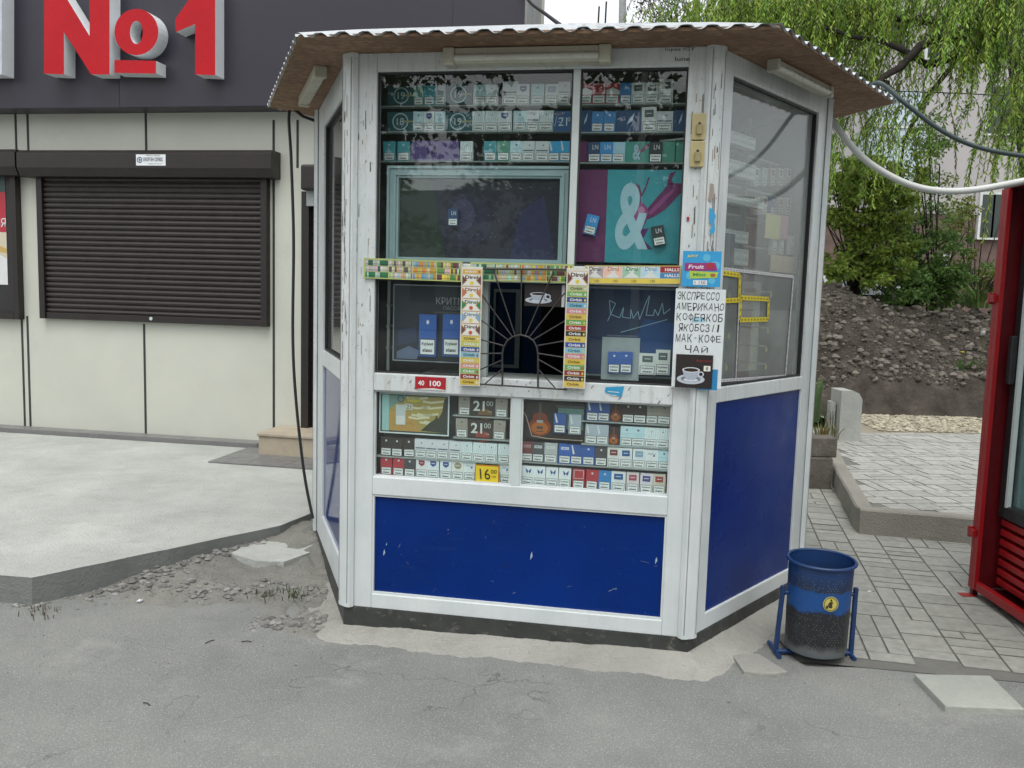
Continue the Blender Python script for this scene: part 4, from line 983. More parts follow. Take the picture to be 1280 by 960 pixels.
def dr21(g, fr, u, v, w, h, n):
    g.text(fr, '21', u+w*.55, v+h*.48, h*.42, n, (.6, .68, .72), width=w*.5); g.text(fr, '0', u+w*.9, v+h*.6, h*.2, n, (.6, .68, .72)); g.stroke(fr, [(u+w*.08, v+h*.25), (u+w*.2, v+h*.75)], .002, n, (.5, .6, .7)); g.text(fr, 'SELECT', u+w*.3, v+h*.86, h*.1, n, (.6, .45, .2))
card(FF, 692, 139, 713, 164, NU+.015, 'blue price card reading 21 in upper left window', dr21, (.015, .09, .25), 'price_card', 'price card')
def dr_circ(t_):
    def f(g, fr, u, v, w, h, n):
        g.ring(fr, u+w*.5, v+h*.5, h*.38, h*.44, n, (.5, .65, .68)); g.text(fr, t_, u+w*.5, v+h*.5, h*.36, n, (.6, .7, .7)); g.rect(fr, u+w*.62, v+h*.45, u+w, v+h*.55, n+.0004, (.35, .35, .18))
    return f
for a, b, y0_, y1_, t_, lb in ((485, 518, 108, 131, '19', 'left one on the top row'), (556, 590, 106, 130, '19', 'right one on the top row'), (484, 517, 140, 164, '18', 'left one on the middle row'), (555, 590, 140, 164, '19', 'right one on the middle row')):
    card(FF, a, y0_, b, y1_, NU, 'teal card with ringed price, '+lb+' of upper left window', dr_circ(t_), (.02, .1, .12), 'price_card', 'price card', 'ringed price cards')
def dr_pur(g, fr, u, v, w, h, n):
    g.ell(fr, u+w*.42, v+h*.58, h*.24, h*.28, n, (.05, .025, .12)); g.ell(fr, u+w*.4, v+h*.62, h*.12, h*.14, n+.0004, (.2, .14, .35)); g.rect(fr, u, v, u+w, v+h*.12, n, (.22, .2, .36))
card(FF, 515, 176, 573.5, 202, NU, 'long purple card on the lowest row of upper left window', dr_pur, (.11, .07, .25))
# dark purple poster in aluminium frame
def dr_dark(g, fr, u, v, w, h, n):
    g.ell(fr, u+w*.42, v+h*.48, h*.34, h*.34, n, (.03, .018, .055)); g.poly(fr, [(u+w*.7, v), (u+w*.98, v), (u+w*.9, v+h*.8), (u+w*.76, v+h*.6)], n, (.03, .02, .09))
    g.poly(fr, [(u, v), (u+w*.3, v), (u+w*.2, v+h), (u, v+h)], n, (.02, .03, .02)); g.ell(fr, u+w*.4, v+h*.55, h*.16, h*.2, n+.0004, (.07, .05, .12))
    for i in range(26):
        a = random.uniform(0, 6.28); r_ = h*random.uniform(.18, .3); q = (u+w*.5+math.cos(a)*r_*1.2, v+h*.42+math.sin(a)*r_*.6)
        g.ell(fr, q[0], q[1], .004, .002, n+.0008, (.12, .1, .2))
pf = thing('framed_poster', 'dark purple poster in wide aluminium frame, upper left window', 'poster', tuple(FF.P(.4, zM1, -.1)))
a = FF.uv(484, 207, -.09); b = FF.uv(711, 326, -.09); g = MB(); 
for k_, (w_, n1_) in enumerate(((.012, -.088), (.03, -.096), (.042, -.091), (.052, -.099))):
    o_ = [0, .013, .031, .043][k_]
    u0, u1, v0, v1 = a[0]+o_, b[0]-o_, b[1]-.05+o_, a[1]-o_; ww = w_-o_
    g.box(FF, u0, u0+ww, v0, v1, -.13, n1_); g.box(FF, u1-ww, u1, v0, v1, -.13, n1_); g.box(FF, u0+ww, u1-ww, v1-ww, v1, -.13, n1_); g.box(FF, u0+ww, u1-ww, v0, v0+ww, -.13, n1_)
g.build('frame', simple('blue_grey_aluminium', (.32, .42, .44), .4, var=.06), pf)
g = MB(); u0, u1, v0, v1 = a[0]+.052, b[0]-.052, b[1]-.0, a[1]-.052
g.box(FF, u0, u1, v0, v1, -.13, -.125, (.02, .012, .035)); dr_dark(g, FF, u0, v0, u1-u0, v1-v0, -.124); g.build('print', PRINT, pf)
g = MB(); g.box(FF, a[0]+.05, b[0]-.05, b[1]-.02, a[1]-.05, -.116, -.113); g.build('glass', GLASS, pf)
u, v = FF.uv(567, 281, -.11)
place_pack('nvlet', FF, u, v-.005, -.105, 'lone dark pack in the middle of the dark purple poster', sx=.85, sz=.85)

# middle-left framed poster
def dr_krit(g, fr, u, v, w, h, n):
    g.text(fr, 'КРИТМІ', u+w*.72, v+h*.80, h*.09, n, (.35, .36, .36), width=w*.38); g.text(fr, 'ПАССА', u+w*.72, v+h*.71, h*.05, n, (.28, .28, .28), width=w*.2)
    g.poly(fr, [(u+w*.05, v+h*.03), (u+w*.3, v+h*.03), (u+w*.34, v+h*.14), (u+w*.2, v+h*.2), (u+w*.05, v+h*.12)], n, (.13, .17, .26)); g.poly(fr, [(u+w*.06, v+h*.2), (u+w*.3, v+h*.26), (u+w*.28, v+h*.45), (u+w*.06, v+h*.4)], n, (.03, .05, .1))
    g.rect(fr, u+w*.5, v+h*.64, u+w*.85, v+h*.66, n, (.1, .1, .08))
card(FF, 492, 355, 592, 455, -.12, 'dark framed poster with pale lettering behind middle left pane', dr_krit, (.025, .032, .045), 'poster', 'poster', frame=(.005, (.3, .34, .36)))
for px, lb in ((534.5, 'large blue pack, left of two in middle left window'), (564, 'large blue pack, right of two in middle left window')):
    u, v = FF.uv(px, 445.5, -.1); place_pack('mblue' if False else 'blue', FF, u, v, -.104, lb, sx=1.5, sz=2.25*.98)
g = MB(); ux = uof(FF, 487, 400, -.14)
for py in (380, 406, 433): z = zof(FF, 480, py, -.14); g.box(FF, uL+.01, ux, z-.012, z, -.2, -.14)
g.box(FF, ux-.012, ux, zE, zM0, -.15, -.14); g.build('side_rack', SHELF, kiosk)
g = MB(); g.box(FF, uL, uO0-.03, zE, zM0, -.32, -.31); g.build('display_back', DARKIN, kiosk)
# middle-right
def dr_sig(g, fr, u, v, w, h, n):
    g.poly(fr, [(u+w*.5, v+h*.25), (u+w*.98, v+h*.3), (u+w*.98, v+h*.62), (u+w*.65, v+h*.66)], n, (.01, .06, .2)); g.rect(fr, u+w*.25, v+h*.45, u+w*.6, v+h*.47, n, (.1, .13, .2))
    P = [(.25, .62), (.33, .82), (.26, .85), (.28, .70), (.38, .66), (.42, .78), (.41, .67), (.5, .66), (.5, .76), (.53, .66), (.58, .74), (.6, .65), (.67, .86), (.7, .92), (.67, .70), (.75, .7), (.76, .77), (.8, .7), (.84, .84), (.86, .72), (.93, .78)]
    g.stroke(fr, [(u+w*x, v+h*y) for x, y in P], .0035, n+.0005, (.3, .5, .6)); g.stroke(fr, [(u+w*.4, v+h*.5), (u+w*.9, v+h*.66)], .003, n+.0005, (.3, .5, .6))
card(FF, 733, 358, 842, 474, -.12, 'dark blue poster with handwritten signature, middle right window', dr_sig, (.012, .03, .085), 'poster', 'poster', frame=(.008, (.14, .17, .19)))
card(FF, 753, 421, 798, 476, -.11, 'pale grey board behind two blue packs, middle right window', None, (.36, .41, .42), 'display_board', 'board')
for px, k_, lb, n_ in ((767, 'blue', 'blue pack, left one on the pale grey board', -.09), (782, 'blue', 'blue pack, right one on the pale grey board', -.09), (808.6, 'wgrey', 'wide silver pack beside the pale grey board', -.1), (827.7, 'wgrey', 'taller silver pack nearest the coffee notice', -.1)):
    u, v = FF.uv(px, 466.5 if px < 800 else 468.5, n_); place_pack(k_, FF, u, v, n_-.011, lb, sx=1.0 if px < 800 else (1.35 if px < 815 else 1.15), sz=1.08 if px < 820 else 1.25)
g = MB(); g.box(FF, uO1+.03, uR, zE, zM0, -.2, -.19); g.build('display_back', BACKB, kiosk)

# ------------------------------------------------------------------ gum strips on the front
PAL = [(.5, .1, .05), (.08, .3, .08), (.6, .5, .06), (.03, .1, .35), (.3, .45, .55), (.5, .3, .08), (.12, .05, .04), (.55, .55, .5), (.05, .25, .12), (.45, .05, .08), (.62, .42, .06), (.35, .2, .25), (.2, .4, .5)]
def strip_h(px0, pyt0, pyb0, px1, pyt1, pyb1, label, mode, n=.012):
    a = FF.uv(px0, pyt0, n); b = FF.uv(px1, pyb1, n); c = FF.uv(px0, pyb0, n); d = FF.uv(px1, pyt1, n)
    u0, u1 = a[0], b[0]; v1 = (a[1]+d[1])/2; v0 = (b[1]+c[1])/2; tilt = ((d[1]-a[1])+(b[1]-c[1]))/2/(u1-u0)
    g = MB(); w, h = u1-u0, v1-v0
    sk = Fr(FF.P(u0, 0, 0), FF.U, FF.N)
    class Sk(Fr):
        def P(s, u, v, n=0): return s.O+s.U*u+s.N*n+Vector((0, 0, v+tilt*(u-w/2)))
    fr = Sk(sk.O, sk.U, sk.N)
    g.box(fr, 0, w, v0, v1, .002, .01, (.5, .56, .25))
    rnd = random.Random(label)
    m_ = .005
    if mode == 'racks':
        cells = 4; cw = (w-2*m_)/cells
        for c_ in range(cells):
            x = m_+c_*cw; pal = [[(.02, .16, .08), (.4, .5, .4)], [(.5, .45, .25), (.12, .1, .09), (.5, .55, .5)], [(.55, .28, .05), (.2, .35, .5), (.5, .4, .1)], [(.15, .06, .06), (.12, .3, .08), (.6, .55, .1)]][c_]
            for r_ in range(3):
                y0_ = v0+m_+r_*(h-2*m_)/3; y1_ = y0_+(h-2*m_)/3-.0025; xx = x+.002
                g.rect(fr, x+.002, y0_, x+cw-.002, y1_, .0106, (.08, .07, .06))
                while xx < x+cw-.008:
                    w_ = rnd.uniform(.006, .014); cl = rnd.choice(pal+[(.55, .55, .5)] if rnd.random() < .5 else pal); cl = tuple(q*rnd.uniform(.7, 1.2) for q in cl)
                    g.rect(fr, xx, y0_+.0008, min(xx+w_, x+cw-.003), y1_-.0008, .0112, cl); g.rect(fr, xx+.001, y0_+.005, min(xx+w_, x+cw-.003)-.001, y0_+.009, .0117, tuple(q*.5 for q in cl)); xx += w_+.0008
    elif mode == 'dirol':
        cells = 4; cw = w*.78/cells; g.rect(fr, 0, v0, w, v0+h*.28, .0106, (.62, .5, .08)); g.rect(fr, 0, v0+h*.28, w, v1, .0106, (.62, .62, .55))
        for c_ in range(cells):
            x = .004+c_*cw; cl = [(.1, .05, .06), (.5, .2, .1), (.03, .22, .1), (.15, .35, .5)][c_]
            g.rect(fr, x, v0+h*.3, x+cw-.003, v1-.003, .0111, tuple(min(.7, q+.25) for q in cl)); m2 = x+cw/2
            g.poly(fr, [(x+.002, v1-.004), (x+cw-.005, v1-.004), (m2+.006, v0+h*.6), (x+cw-.006, v0+h*.32), (x+.004, v0+h*.32), (m2-.006, v0+h*.6)], .0115, (.6, .64, .6))
            g.text(fr, 'Dirol', m2, v1-.014, h*.24, .012, cl, width=cw*.6, bold=.03); g.text(fr, '150', m2+.01, v0+h*.14, h*.14, .0112, (.05, .05, .05))
        x = w*.79
        g.rect(fr, x, v0+h*.62, w-.003, v1-.003, .0112, (.3, .02, .03)); g.rect(fr, x, v0+h*.3, w-.003, v0+h*.6, .0112, (.05, .22, .42)); g.text(fr, 'HALLS', x+.05, v0+h*.78, h*.18, .0118, (.7, .7, .7), width=.06, bold=.03); g.text(fr, 'HALLS', x+.05, v0+h*.45, h*.17, .0118, (.7, .7, .7), width=.06, bold=.03)
    for q in ((0, v0, w, v0+.003), (0, v1-.003, w, v1), (0, v0, .004, v1), (w-.004, v0, w, v1)): g.rect(fr, *q, .0125, (.4, .5, .15) if mode == 'racks' else (.6, .5, .15))
    return single(g, 'gum_price_strip', PRINT, label, 'price strip', group='candy price strips round the hatch')
strip_h(455, 322, 348, 577, 327, 352, 'candy strip of tiny coloured packs left of the hatch', 'racks')
strip_h(588, 328, 350, 716, 330, 354, 'candy strip of tiny coloured packs above the hatch grille', 'racks', .010)
strip_h(731, 332, 354, 850, 332, 355, 'chewing gum strip between hatch and blue gum advert', 'dirol')
def strip_v(px0, py0, px1, py1, label, cells, n=.03, shift=0):
    a = FF.uv(px0, py0, n); b = FF.uv(px1, py1, n); u0, u1, v1, v0 = a[0], b[0], a[1], b[1]; w = u1-u0; h = v1-v0
    g = MB(); g.box(FF, u0, u1, v0, v1, n-.02, n, (.6, .6, .52)); y = v1-.012
    tot = sum(c[0] for c in cells); sc = (h-.016)/tot; m_ = .005; rnd = random.Random(label)
    for hh, kind, cl in cells:
        hh *= sc
        if kind == 'x':
            g.rect(FF, u0+m_, y-hh+.001, u1-m_, y, n+.0006, (.5, .3, .12)); g.poly(FF, [(u0+m_, y-.002), (u1-m_, y-.002), (u1-m_-w*.25, y-hh*.5), (u1-m_, y-hh+.003), (u0+m_, y-hh+.003), (u0+m_+w*.25, y-hh*.5)], n+.001, (.64, .66, .62))
            g.poly(FF, [(u0+m_, y-hh*.15), (u0+m_+w*.2, y-hh*.5), (u0+m_, y-hh*.85)], n+.0014, cl); g.poly(FF, [(u1-m_, y-hh*.15), (u1-m_-w*.2, y-hh*.5), (u1-m_, y-hh*.85)], n+.0014, cl)
            g.text(FF, 'Dirol', (u0+u1)/2, y-hh*.25, hh*.28, n+.0016, tuple(q*.6 for q in cl), width=w*.62, bold=.03); g.ell(FF, (u0+u1)/2, y-hh*.72, w*.09, w*.09, n+.0016, rnd.choice([(.5, .08, .03), (.6, .5, .05)]))
        else:
            g.rect(FF, u0+m_, y-hh+.0012, u1-m_, y, n+.0006, cl); g.rect(FF, u0+m_, y-hh+.0012, u1-m_, y-hh+.003, n+.001, (.6, .45, .08))
            g.text(FF, kind, (u0+u1)/2-.004, y-hh*.45, hh*.5, n+.0012, (.65, .65, .62) if sum(cl) < 1 else tuple(q*.25 for q in cl), width=w*.55, bold=.03); g.ell(FF, u1-m_-.008, y-hh*.5, .004, hh*.25, n+.0014, rnd.choice([(.4, .05, .05), (.6, .5, .1), (.6, .6, .6)]))
        y -= hh
    return single(g, 'gum_price_strip', PRINT, label, 'price strip', group='candy price strips round the hatch', bevel=0)
S1 = [(.5, 'mint', (.55, .35, .08))]+[(1.35, 'x', c) for c in ((.1, .05, .05), (.45, .15, .08), (.02, .2, .08), (.15, .35, .5), (.12, .06, .06))]
S2 = [(.6, 'Orbit', c) for c in ((.55, .45, .1), (.4, .45, .1), (.02, .08, .3), (.2, .42, .52), (.5, .42, .08), (.5, .25, .2), (.15, .35, .12), (.2, .03, .03), (.55, .4, .06))]
strip_v(577, 333, 599.5, 483, 'upright gum strip on the left edge of the hatch', S1+S2)
S3 = [(.5, 'Orbit', c) for c in ((.4, .45, .25), (.12, .35, .08), (.02, .06, .2), (.15, .38, .52), (.5, .2, .25), (.55, .4, .08), (.12, .3, .05), (.3, .03, .04), (.03, .03, .03), (.58, .45, .1), (.03, .07, .3), (.2, .45, .55), (.5, .2, .25), (.55, .4, .06), (.12, .32, .1), (.22, .03, .03), (.04, .03, .03), (.6, .45, .1))]
strip_v(708.5, 335, 731, 486, 'upright gum strip on the right edge of the hatch', [(1.3, 'x', (.1, .04, .05))]+S3)

# notices on the corner post
def dr_gum(g, fr, u, v, w, h, n):
    for (x, y, r_) in ((.62, .82, .1), (.85, .6, .12), (.2, .3, .1), (.78, .18, .09)): g.ell(fr, u+w*x, v+h*y, w*r_, w*r_, n, (.1, .42, .62))
    g.text(fr, 'Juicy', u+w*.25, v+h*.86, h*.09, n+.0004, (.6, .55, .2), width=w*.28, rot=.1, bold=.03)
    k = [(.06, .66), (.85, .68), (.9, .52), (.9, .46), (.06, .44)]
    g.poly(fr, [(u+w*a, v+h*b) for a, b in k], n+.0006, (.28, .03, .16)); g.ell(fr, u+w*.72, v+h*.6, w*.1, h*.09, n+.001, (.35, .03, .04)); g.text(fr, 'Fruit', u+w*.36, v+h*.56, h*.11, n+.001, (.65, .6, .65), width=w*.4, bold=.03, shear=.2)
    g.poly(fr, [(u+w*.18, v+h*.44), (u+w*.94, v+h*.42), (u+w*.9, v+h*.26), (u+w*.22, v+h*.22)], n+.0008, (.38, .52, .08)); g.text(fr, 'Mint', u+w*.45, v+h*.34, h*.09, n+.0012, (.05, .25, .06), width=w*.34, bold=.03); g.ell(fr, u+w*.8, v+h*.33, w*.07, h*.05, n+.0012, (.35, .12, .04))
    g.rect(fr, u+w*.3, v+h*.05, u+w*.66, v+h*.18, n+.0006, (.68, .7, .7)); g.text(fr, '1 150', u+w*.48, v+h*.115, h*.09, n+.001, (.03, .03, .08), width=w*.28)
card(FF, 854, 313.5, 900, 359, .033, 'bright blue gum advert on the kiosk corner post', dr_gum, (.03, .3, .58), 'advert', 'advert', th=.002)
def dr_note(g, fr, u, v, w, h, n):
    ink = (.02, .02, .025); rnd = random.Random(5)
    for i, (t_, x, wd) in enumerate((('ЭКСПРЕССО', .03, .86), ('АМЕРИКАНО', .02, .97), ('КОФЕЯКОБ', .03, .95), ('ЯКОБСЗ/1', .08, .86), ('МАК-КОФЕ', .03, .93), ('ЧАЙ', .22, .5))):
        yy = v+h*(.93-.107*i); 
        # hand lettering: each character placed with its own jitter
        L = len(t_); cwid = w*wd/L
        for j, ch in enumerate(t_):
            sx_ = .32 if ch in '-' else (.3 if ch == '1' else (.5 if ch == '/' else .78))
            hh = h*.078*rnd.uniform(.85, 1.1) if ch != '-' else h*.008
            if ch == 'Ф':
                cx_ = u+w*x+cwid*(j+.5); g.ring(fr, cx_, yy, cwid*.28, cwid*.4, n, ink, 16, 1.2); g.rect(fr, cx_-.0012, yy-hh/2, cx_+.0012, yy+hh/2, n, ink); continue
            g.text(fr, ch, u+w*x+cwid*(j+.5)+rnd.uniform(-.001, .001), yy+rnd.uniform(-.0015, .0015), hh, n, ink, width=cwid*sx_, rot=rnd.uniform(-.08, .08), shear=rnd.uniform(-.05, .12))
    g.poly(fr, [(u+w*.35, v+h*.66), (u+w*.62, v+h*.67), (u+w*.6, v+h*.72), (u+w*.36, v+h*.71)], n-.0003, (.3, .5, .6))
card(FF, 845, 360.5, 901, 486, .031, 'handwritten white notice listing coffee and tea drinks', dr_note, (.62, .67, .68), 'notice', 'notice', th=.0015)
def dr_cup(price):
    def f(g, fr, u, v, w, h, n):
        cx, cy = (u+w*.42, v+h*.34) if price else (u+w*.4, v+h*.36)
        g.ell(fr, cx, cy-h*.08, w*.38, h*.15, n, (.45, .5, .55)); g.ell(fr, cx, cy-h*.07, w*.27, h*.09, n+.0004, (.15, .18, .22)); g.ell(fr, cx, cy-h*.1, w*.2, h*.05, n+.0005, (.6, .64, .68))
        g.poly(fr, [(cx-w*.24, cy+h*.2), (cx+w*.24, cy+h*.2), (cx+w*.18, cy), (cx+w*.1, cy-h*.1), (cx-w*.1, cy-h*.1), (cx-w*.18, cy)], n+.0008, (.35, .4, .47))
        g.ell(fr, cx, cy+h*.2, w*.24, h*.08, n+.0011, (.6, .65, .7)); g.ell(fr, cx, cy+h*.2, w*.2, h*.055, n+.0014, (.03, .015, .01)); g.ring(fr, cx+w*.27, cy+h*.08, w*.05, w*.08, n+.0009, (.5, .55, .6))
        if price: g.rect(fr, u+w*.76, v+h*.52, u+w*.94, v+h*.68, n, (.68, .68, .6)); g.text(fr, '8', u+w*.85, v+h*.6, h*.1, n+.0004, (.02, .02, .02)); g.text(fr, 'Espresso', u+w*.76, v+h*.82, h*.07, n, (.35, .03, .03), width=w*.4)
    return f
card(FF, 873, 461, 896, 488, .0335, 'plain blue card mostly hidden behind the black coffee card', None, (.02, .2, .42), 'advert', 'card', th=.001)
card(FF, 845.5, 442.5, 889.5, 486, .036, 'black card with white coffee cup and price 8', dr_cup(True), (.02, .015, .015), 'coffee_card', 'card', th=.002)
def dr_cup2(g, fr, u, v, w, h, n): dr_cup(False)(g, fr, u, v, w*.85, h, n); g.rect(fr, u+w*.9, v, u+w*.97, v+h, n, (.6, .62, .62))
card(FF, 656, 355, 707, 384, -.02, 'dark coffee cup picture hanging inside the serving hatch', dr_cup2, (.02, .015, .015), 'coffee_card', 'card', th=.002)
def dr_100(g, fr, u, v, w, h, n): g.text(fr, '100', u+w*.66, v+h*.52, h*.42, n, (.7, .7, .7), width=w*.36, bold=.03); g.text(fr, '40', u+w*.2, v+h*.52, h*.38, n, (.7, .7, .7), width=w*.2, bold=.03); g.rect(fr, u+w*.42, v+h*.1, u+w*.43, v+h*.9, n, (.15, .01, .01)); g.poly(fr, [(u, v), (u+w, v), (u+w, v+h*.05), (u+w*.6, v+h*.16), (u+w*.2, v+h*.08)], n, (.6, .6, .58))
card(FF, 519, 470.5, 557, 488.5, .002, 'torn red sticker reading 40 and 100 on the white rail', dr_100, (.36, .01, .02), 'sticker', 'sticker', th=.001)
g = MB(); P = FF.pts([(757, 484), (780, 483), (777, 496), (766, 494), (756, 490)], .003); g.prism(FF, P, .001, .003, (.03, .28, .5)); us = P[0]
g.stroke(FF, [(us[0]+.01, us[1]-.018), (us[0]+.06, us[1]-.02)], .004, .0036, (.5, .6, .65)); g.stroke(FF, [(us[0]+.015, us[1]-.032), (us[0]+.05, us[1]-.034)], .003, .0036, (.5, .6, .65))
single(g, 'sticker', PRINT, 'torn bright blue sticker on the rail right of hatch', 'sticker')
# torn paper remains on the corner
def flake(pts, col, n, label, name='torn_paper', cat='paper remnant'):
    P = FF.pts(pts, n); g = MB(); g.prism(FF, P, n-.0015, n, col); single(g, name, PRINT, label, cat, group='torn paper remnants on the corner post')
flake([(887, 259), (891, 262), (895, 270), (893, 276), (894, 288), (891, 292), (888, 293), (887, 288), (891, 282), (887, 278)], (.04, .3, .55), .024, 'ragged blue paper remnant above the gum advert')
flake([(888, 229), (892, 230), (893, 244), (889, 252), (885, 250), (887, 240)], (.3, .25, .2), .024, 'brown torn remnant above the blue remnant')
flake([(858, 268), (861, 262), (862, 272), (861, 276), (858, 275)], (.6, .6, .6), .004, 'tiny white remnant left of the blue remnant')
flake([(858.5, 271), (861.5, 271), (861.5, 276), (858.5, 276)], (.3, .02, .03), .0055, 'tiny dark red speck of paper on the frame')
# scratches and worn streaks on posts as raised paint flakes
g = MB(); rnd = random.Random(3)
def wear(fr, u, v, L_, w_, col=(.12, .12, .11), n=.0012): g.poly(fr, [(u-w_/2, v-L_/2), (u+w_/2, v-L_/2+w_), (u+w_/2*.6, v+L_/2), (u-w_/2, v+L_/2-w_)], n, col)
for _ in range(120):
    wear(FF, rnd.choice([rnd.uniform(.01, uL-.01), rnd.uniform(uR+.02, 1.59)]), rnd.uniform(1.2, 2.4), rnd.choice([.01, .02, .05, .1])*rnd.uniform(.5, 1), rnd.uniform(.0015, .0065), rnd.choice([(.1, .1, .09), (.22, .2, .16), (.34, .3, .22), (.16, .17, .18)]))
for _ in range(45): wear(FF, rnd.uniform(uL, uR), rnd.uniform(zD+.006, zE-.006), rnd.uniform(.002, .008), rnd.uniform(.004, .014), rnd.choice([(.12, .12, .11), (.3, .3, .26)]))
for _ in range(25): wear(FF, rnd.uniform(.02, 1.58), rnd.uniform(.01, 1.0), rnd.uniform(.003, .012), rnd.uniform(.001, .003), (.3, .3, .27)) if False else None
# grubby writing on the top rail
a = FF.uv(835, 66, .001); 
for px, py, t_, wd in ((850, 62, 'lopez IGY', .12), (853, 73.5, 'lune', .06), (725, 71, 'illiniim lune', .2)):
    u, v = FF.uv(px, py, .0015); g.text(FF, t_, u, v, .018, .0015, (.04, .04, .04), width=wd)
for p_, n1_, n2_ in ((FL, LF.N, FF.N), (FRc, FF.N, RF.N)):
    nn = (n1_+n2_).normalized(); fr = Fr(p_, Vector((-nn.y, nn.x, 0)), nn)
    for _ in range(60): wear(fr, rnd.uniform(-.02, .02), rnd.uniform(1.1, 2.4), rnd.choice([.01, .03, .06, .12])*rnd.uniform(.5, 1), rnd.uniform(.002, .007), rnd.choice([(.1, .1, .09), (.25, .22, .17), (.18, .19, .2)]), .0138)
wm = g.build('wear_marks', PRINT, kiosk); wm['kind'] = 'stuff'
# blue panel scuffs
g = MB()
for (px, py, s_) in ((480, 690, .012), (664, 694, .014), (483, 680, .006), (820, 700, .012), (560, 662, .004), (770, 736, .004)):
    u, v = FF.uv(px, py, -.019); g.poly(FF, [(u-s_*.3, v-s_*1.6), (u+s_*.5, v-s_*.3), (u+s_*.2, v+s_*1.2), (u-s_*.2, v+s_*.2)], -.0188, (.3, .4, .5))
rs_ = random.Random(11)
for _ in range(50):
    u = rs_.uniform(uL+.02, uR-.02); v = zA+.01+(zB-zA-.03)*rs_.random()**1.6; s_ = rs_.choice([.0012, .0018, .003, .005]); a = rs_.uniform(-1.5, 1.5); L_ = s_*rs_.uniform(1, 9)
    g.stroke(FF, [(u, v), (u+L_*math.cos(a), v+L_*math.sin(a))], s_*.5, -.0187, rs_.choice([(.06, .1, .22), (.01, .015, .04), (.1, .13, .18), (.22, .26, .32)]))
sm2 = g.build('scuff_marks', PRINT, kiosk); sm2['kind'] = 'stuff'

# socket plates
for (y0_, y1_, lb) in ((141.5, 174.5, 'upper yellowed wall socket plate on the right front post'), (176, 208.5, 'lower yellowed wall socket plate on the right front post')):
    a = FF.uv(865.5 if y0_ < 150 else 863.5, y0_, .02); b = FF.uv(883 if y0_ < 150 else 880.5, y1_, .02)
    t = thing('socket_plate', lb, 'socket', tuple(FF.P((a[0]+b[0])/2, b[1], 0)), 'yellowed plates on the post')
    g = MB(); g.box(FF, a[0], b[0], b[1], a[1], .0005, .018); g.build('plate', simple('yellow_plastic', (.42, .36, .18), .4, var=.1), t, bevel=.003)
    g = MB(); cu = (a[0]+b[0])/2; cv = (a[1]+b[1])/2
    g.tube([FF.P(cu, cv-.03, .022), FF.P(cu, cv+.006, .026)], .013, 12); g.build('knob', simple('yellow_plastic2', (.34, .29, .15), .4), t)
    g = MB(); g.ell(FF, cu, cv+.012, .006, .006, .0188, (.02, .02, .02)); g.build('hole', PRINT, t)

# tube lights under the eaves
def tube_light(fr, u0, u1, z0_, z1_, n0, n1, label, ends=.05):
    t = thing('tube_light', label, 'light', tuple(fr.P((u0+u1)/2, z0_, (n0+n1)/2)), 'tube lights under the kiosk eaves')
    g = MB(); g.box(fr, u0+ends, u1-ends, z0_+.006, z1_, n0, n1-.01); g.build('housing', LAMPB, t, bevel=.004)
    g = MB(); zc = z0_+(z1_-z0_)*.42; g.tube([fr.P(u0+ends, zc, n1-.012), fr.P(u1-ends, zc, n1-.012)], (z1_-z0_)*.22, 12); g.build('tube', LAMPT, t)
    for s_ in (0, 1):
        g = MB(); a = u0 if s_ == 0 else u1-ends; g.box(fr, a, a+ends, z0_, z1_+.002, n0, n1); g.build('end_cap', LAMPB, t, bevel=.006)
    return t
a = FF.uv(553, 54, .08); b = FF.uv(763, 74, .08)
tube_light(FF, a[0], b[0], min(b[1], 2.455), min(a[1], 2.527)+0.0, .001, .075, 'long yellowed tube light above the front windows', .05)
a = RF.uv(968, 82, .13); b = RF.uv(1042, 118, .13)
print('lamp', a, b)
tube_light(RF, a[0]+.05, b[0]+.02, 2.475, 2.5285, .07, .125, 'yellowed tube light above the right side window', .03)
# left one hangs under the eave
p0 = G(401, 90, ZE-.03); p1 = G(380, 128, ZE-.03); dU = (p1-p0).normalized()
fr = Fr((p0.x, p0.y, 0), dU, outward(dU)); L_ = (p1-p0).length
tube_light(fr, 0, L_, ZE-.055, ZE-.001, -.03, .03, 'short pale tube light under the left eave', .03)

# right window fittings: things seen through dusty glass with a painted pale reflection
def rcard(px0, py0, px1, py1, n, col, label, draw=None, **k): return card(RF, px0, py0, px1, py1, n, label, draw, col, **k)
def dr_grid(g, fr, u, v, w, h, n):
    for j in range(2):
        for i in range(4):
            for q in range(2): g.rect(fr, u+w*(.03+.245*i), v+h*(.05+.5*j+.22*q), u+w*(.22+.245*i), v+h*(.22+.5*j+.22*q), n+.0004, (.85, .86, .85) if q == 0 else (.55, .6, .6))
rb_ = thing('pack_rack', 'pale rack of carton stacks behind the right side glass', 'rack', tuple(RF.P(.3, 1.12, -.2)))
for (x0_, y0_, x1_, y1_) in ((905, 160, 944, 188), (905, 196, 944, 226), (903, 240, 955, 262), (900, 285, 935, 305), (900, 308, 935, 332)):
    a = RF.uv(x0_, y0_, -.1); b = RF.uv(x1_, y1_, -.1); g = MB(); g.box(RF, max(.06, a[0]), b[0], b[1], a[1], -.14, -.1, (.72, .74, .73)); dr_grid(g, RF, max(.06, a[0]), b[1], b[0]-max(.06, a[0]), a[1]-b[1], -.099); g.build('carton_stack', PRINT, rb_)
a = RF.uv(942, 110, -.12); g = MB(); g.box(RF, a[0], a[0]+.02, 1.12, 2.35, -.16, -.13); g.build('upright', BACKB, rb_)
for py in (190, 233, 269, 306, 335):
    z = zof(RF, 940, py, -.1); g = MB(); g.box(RF, .06, rb-.1, z-.008, z, -.3, -.15); g.build('shelf', SHELF, rb_)
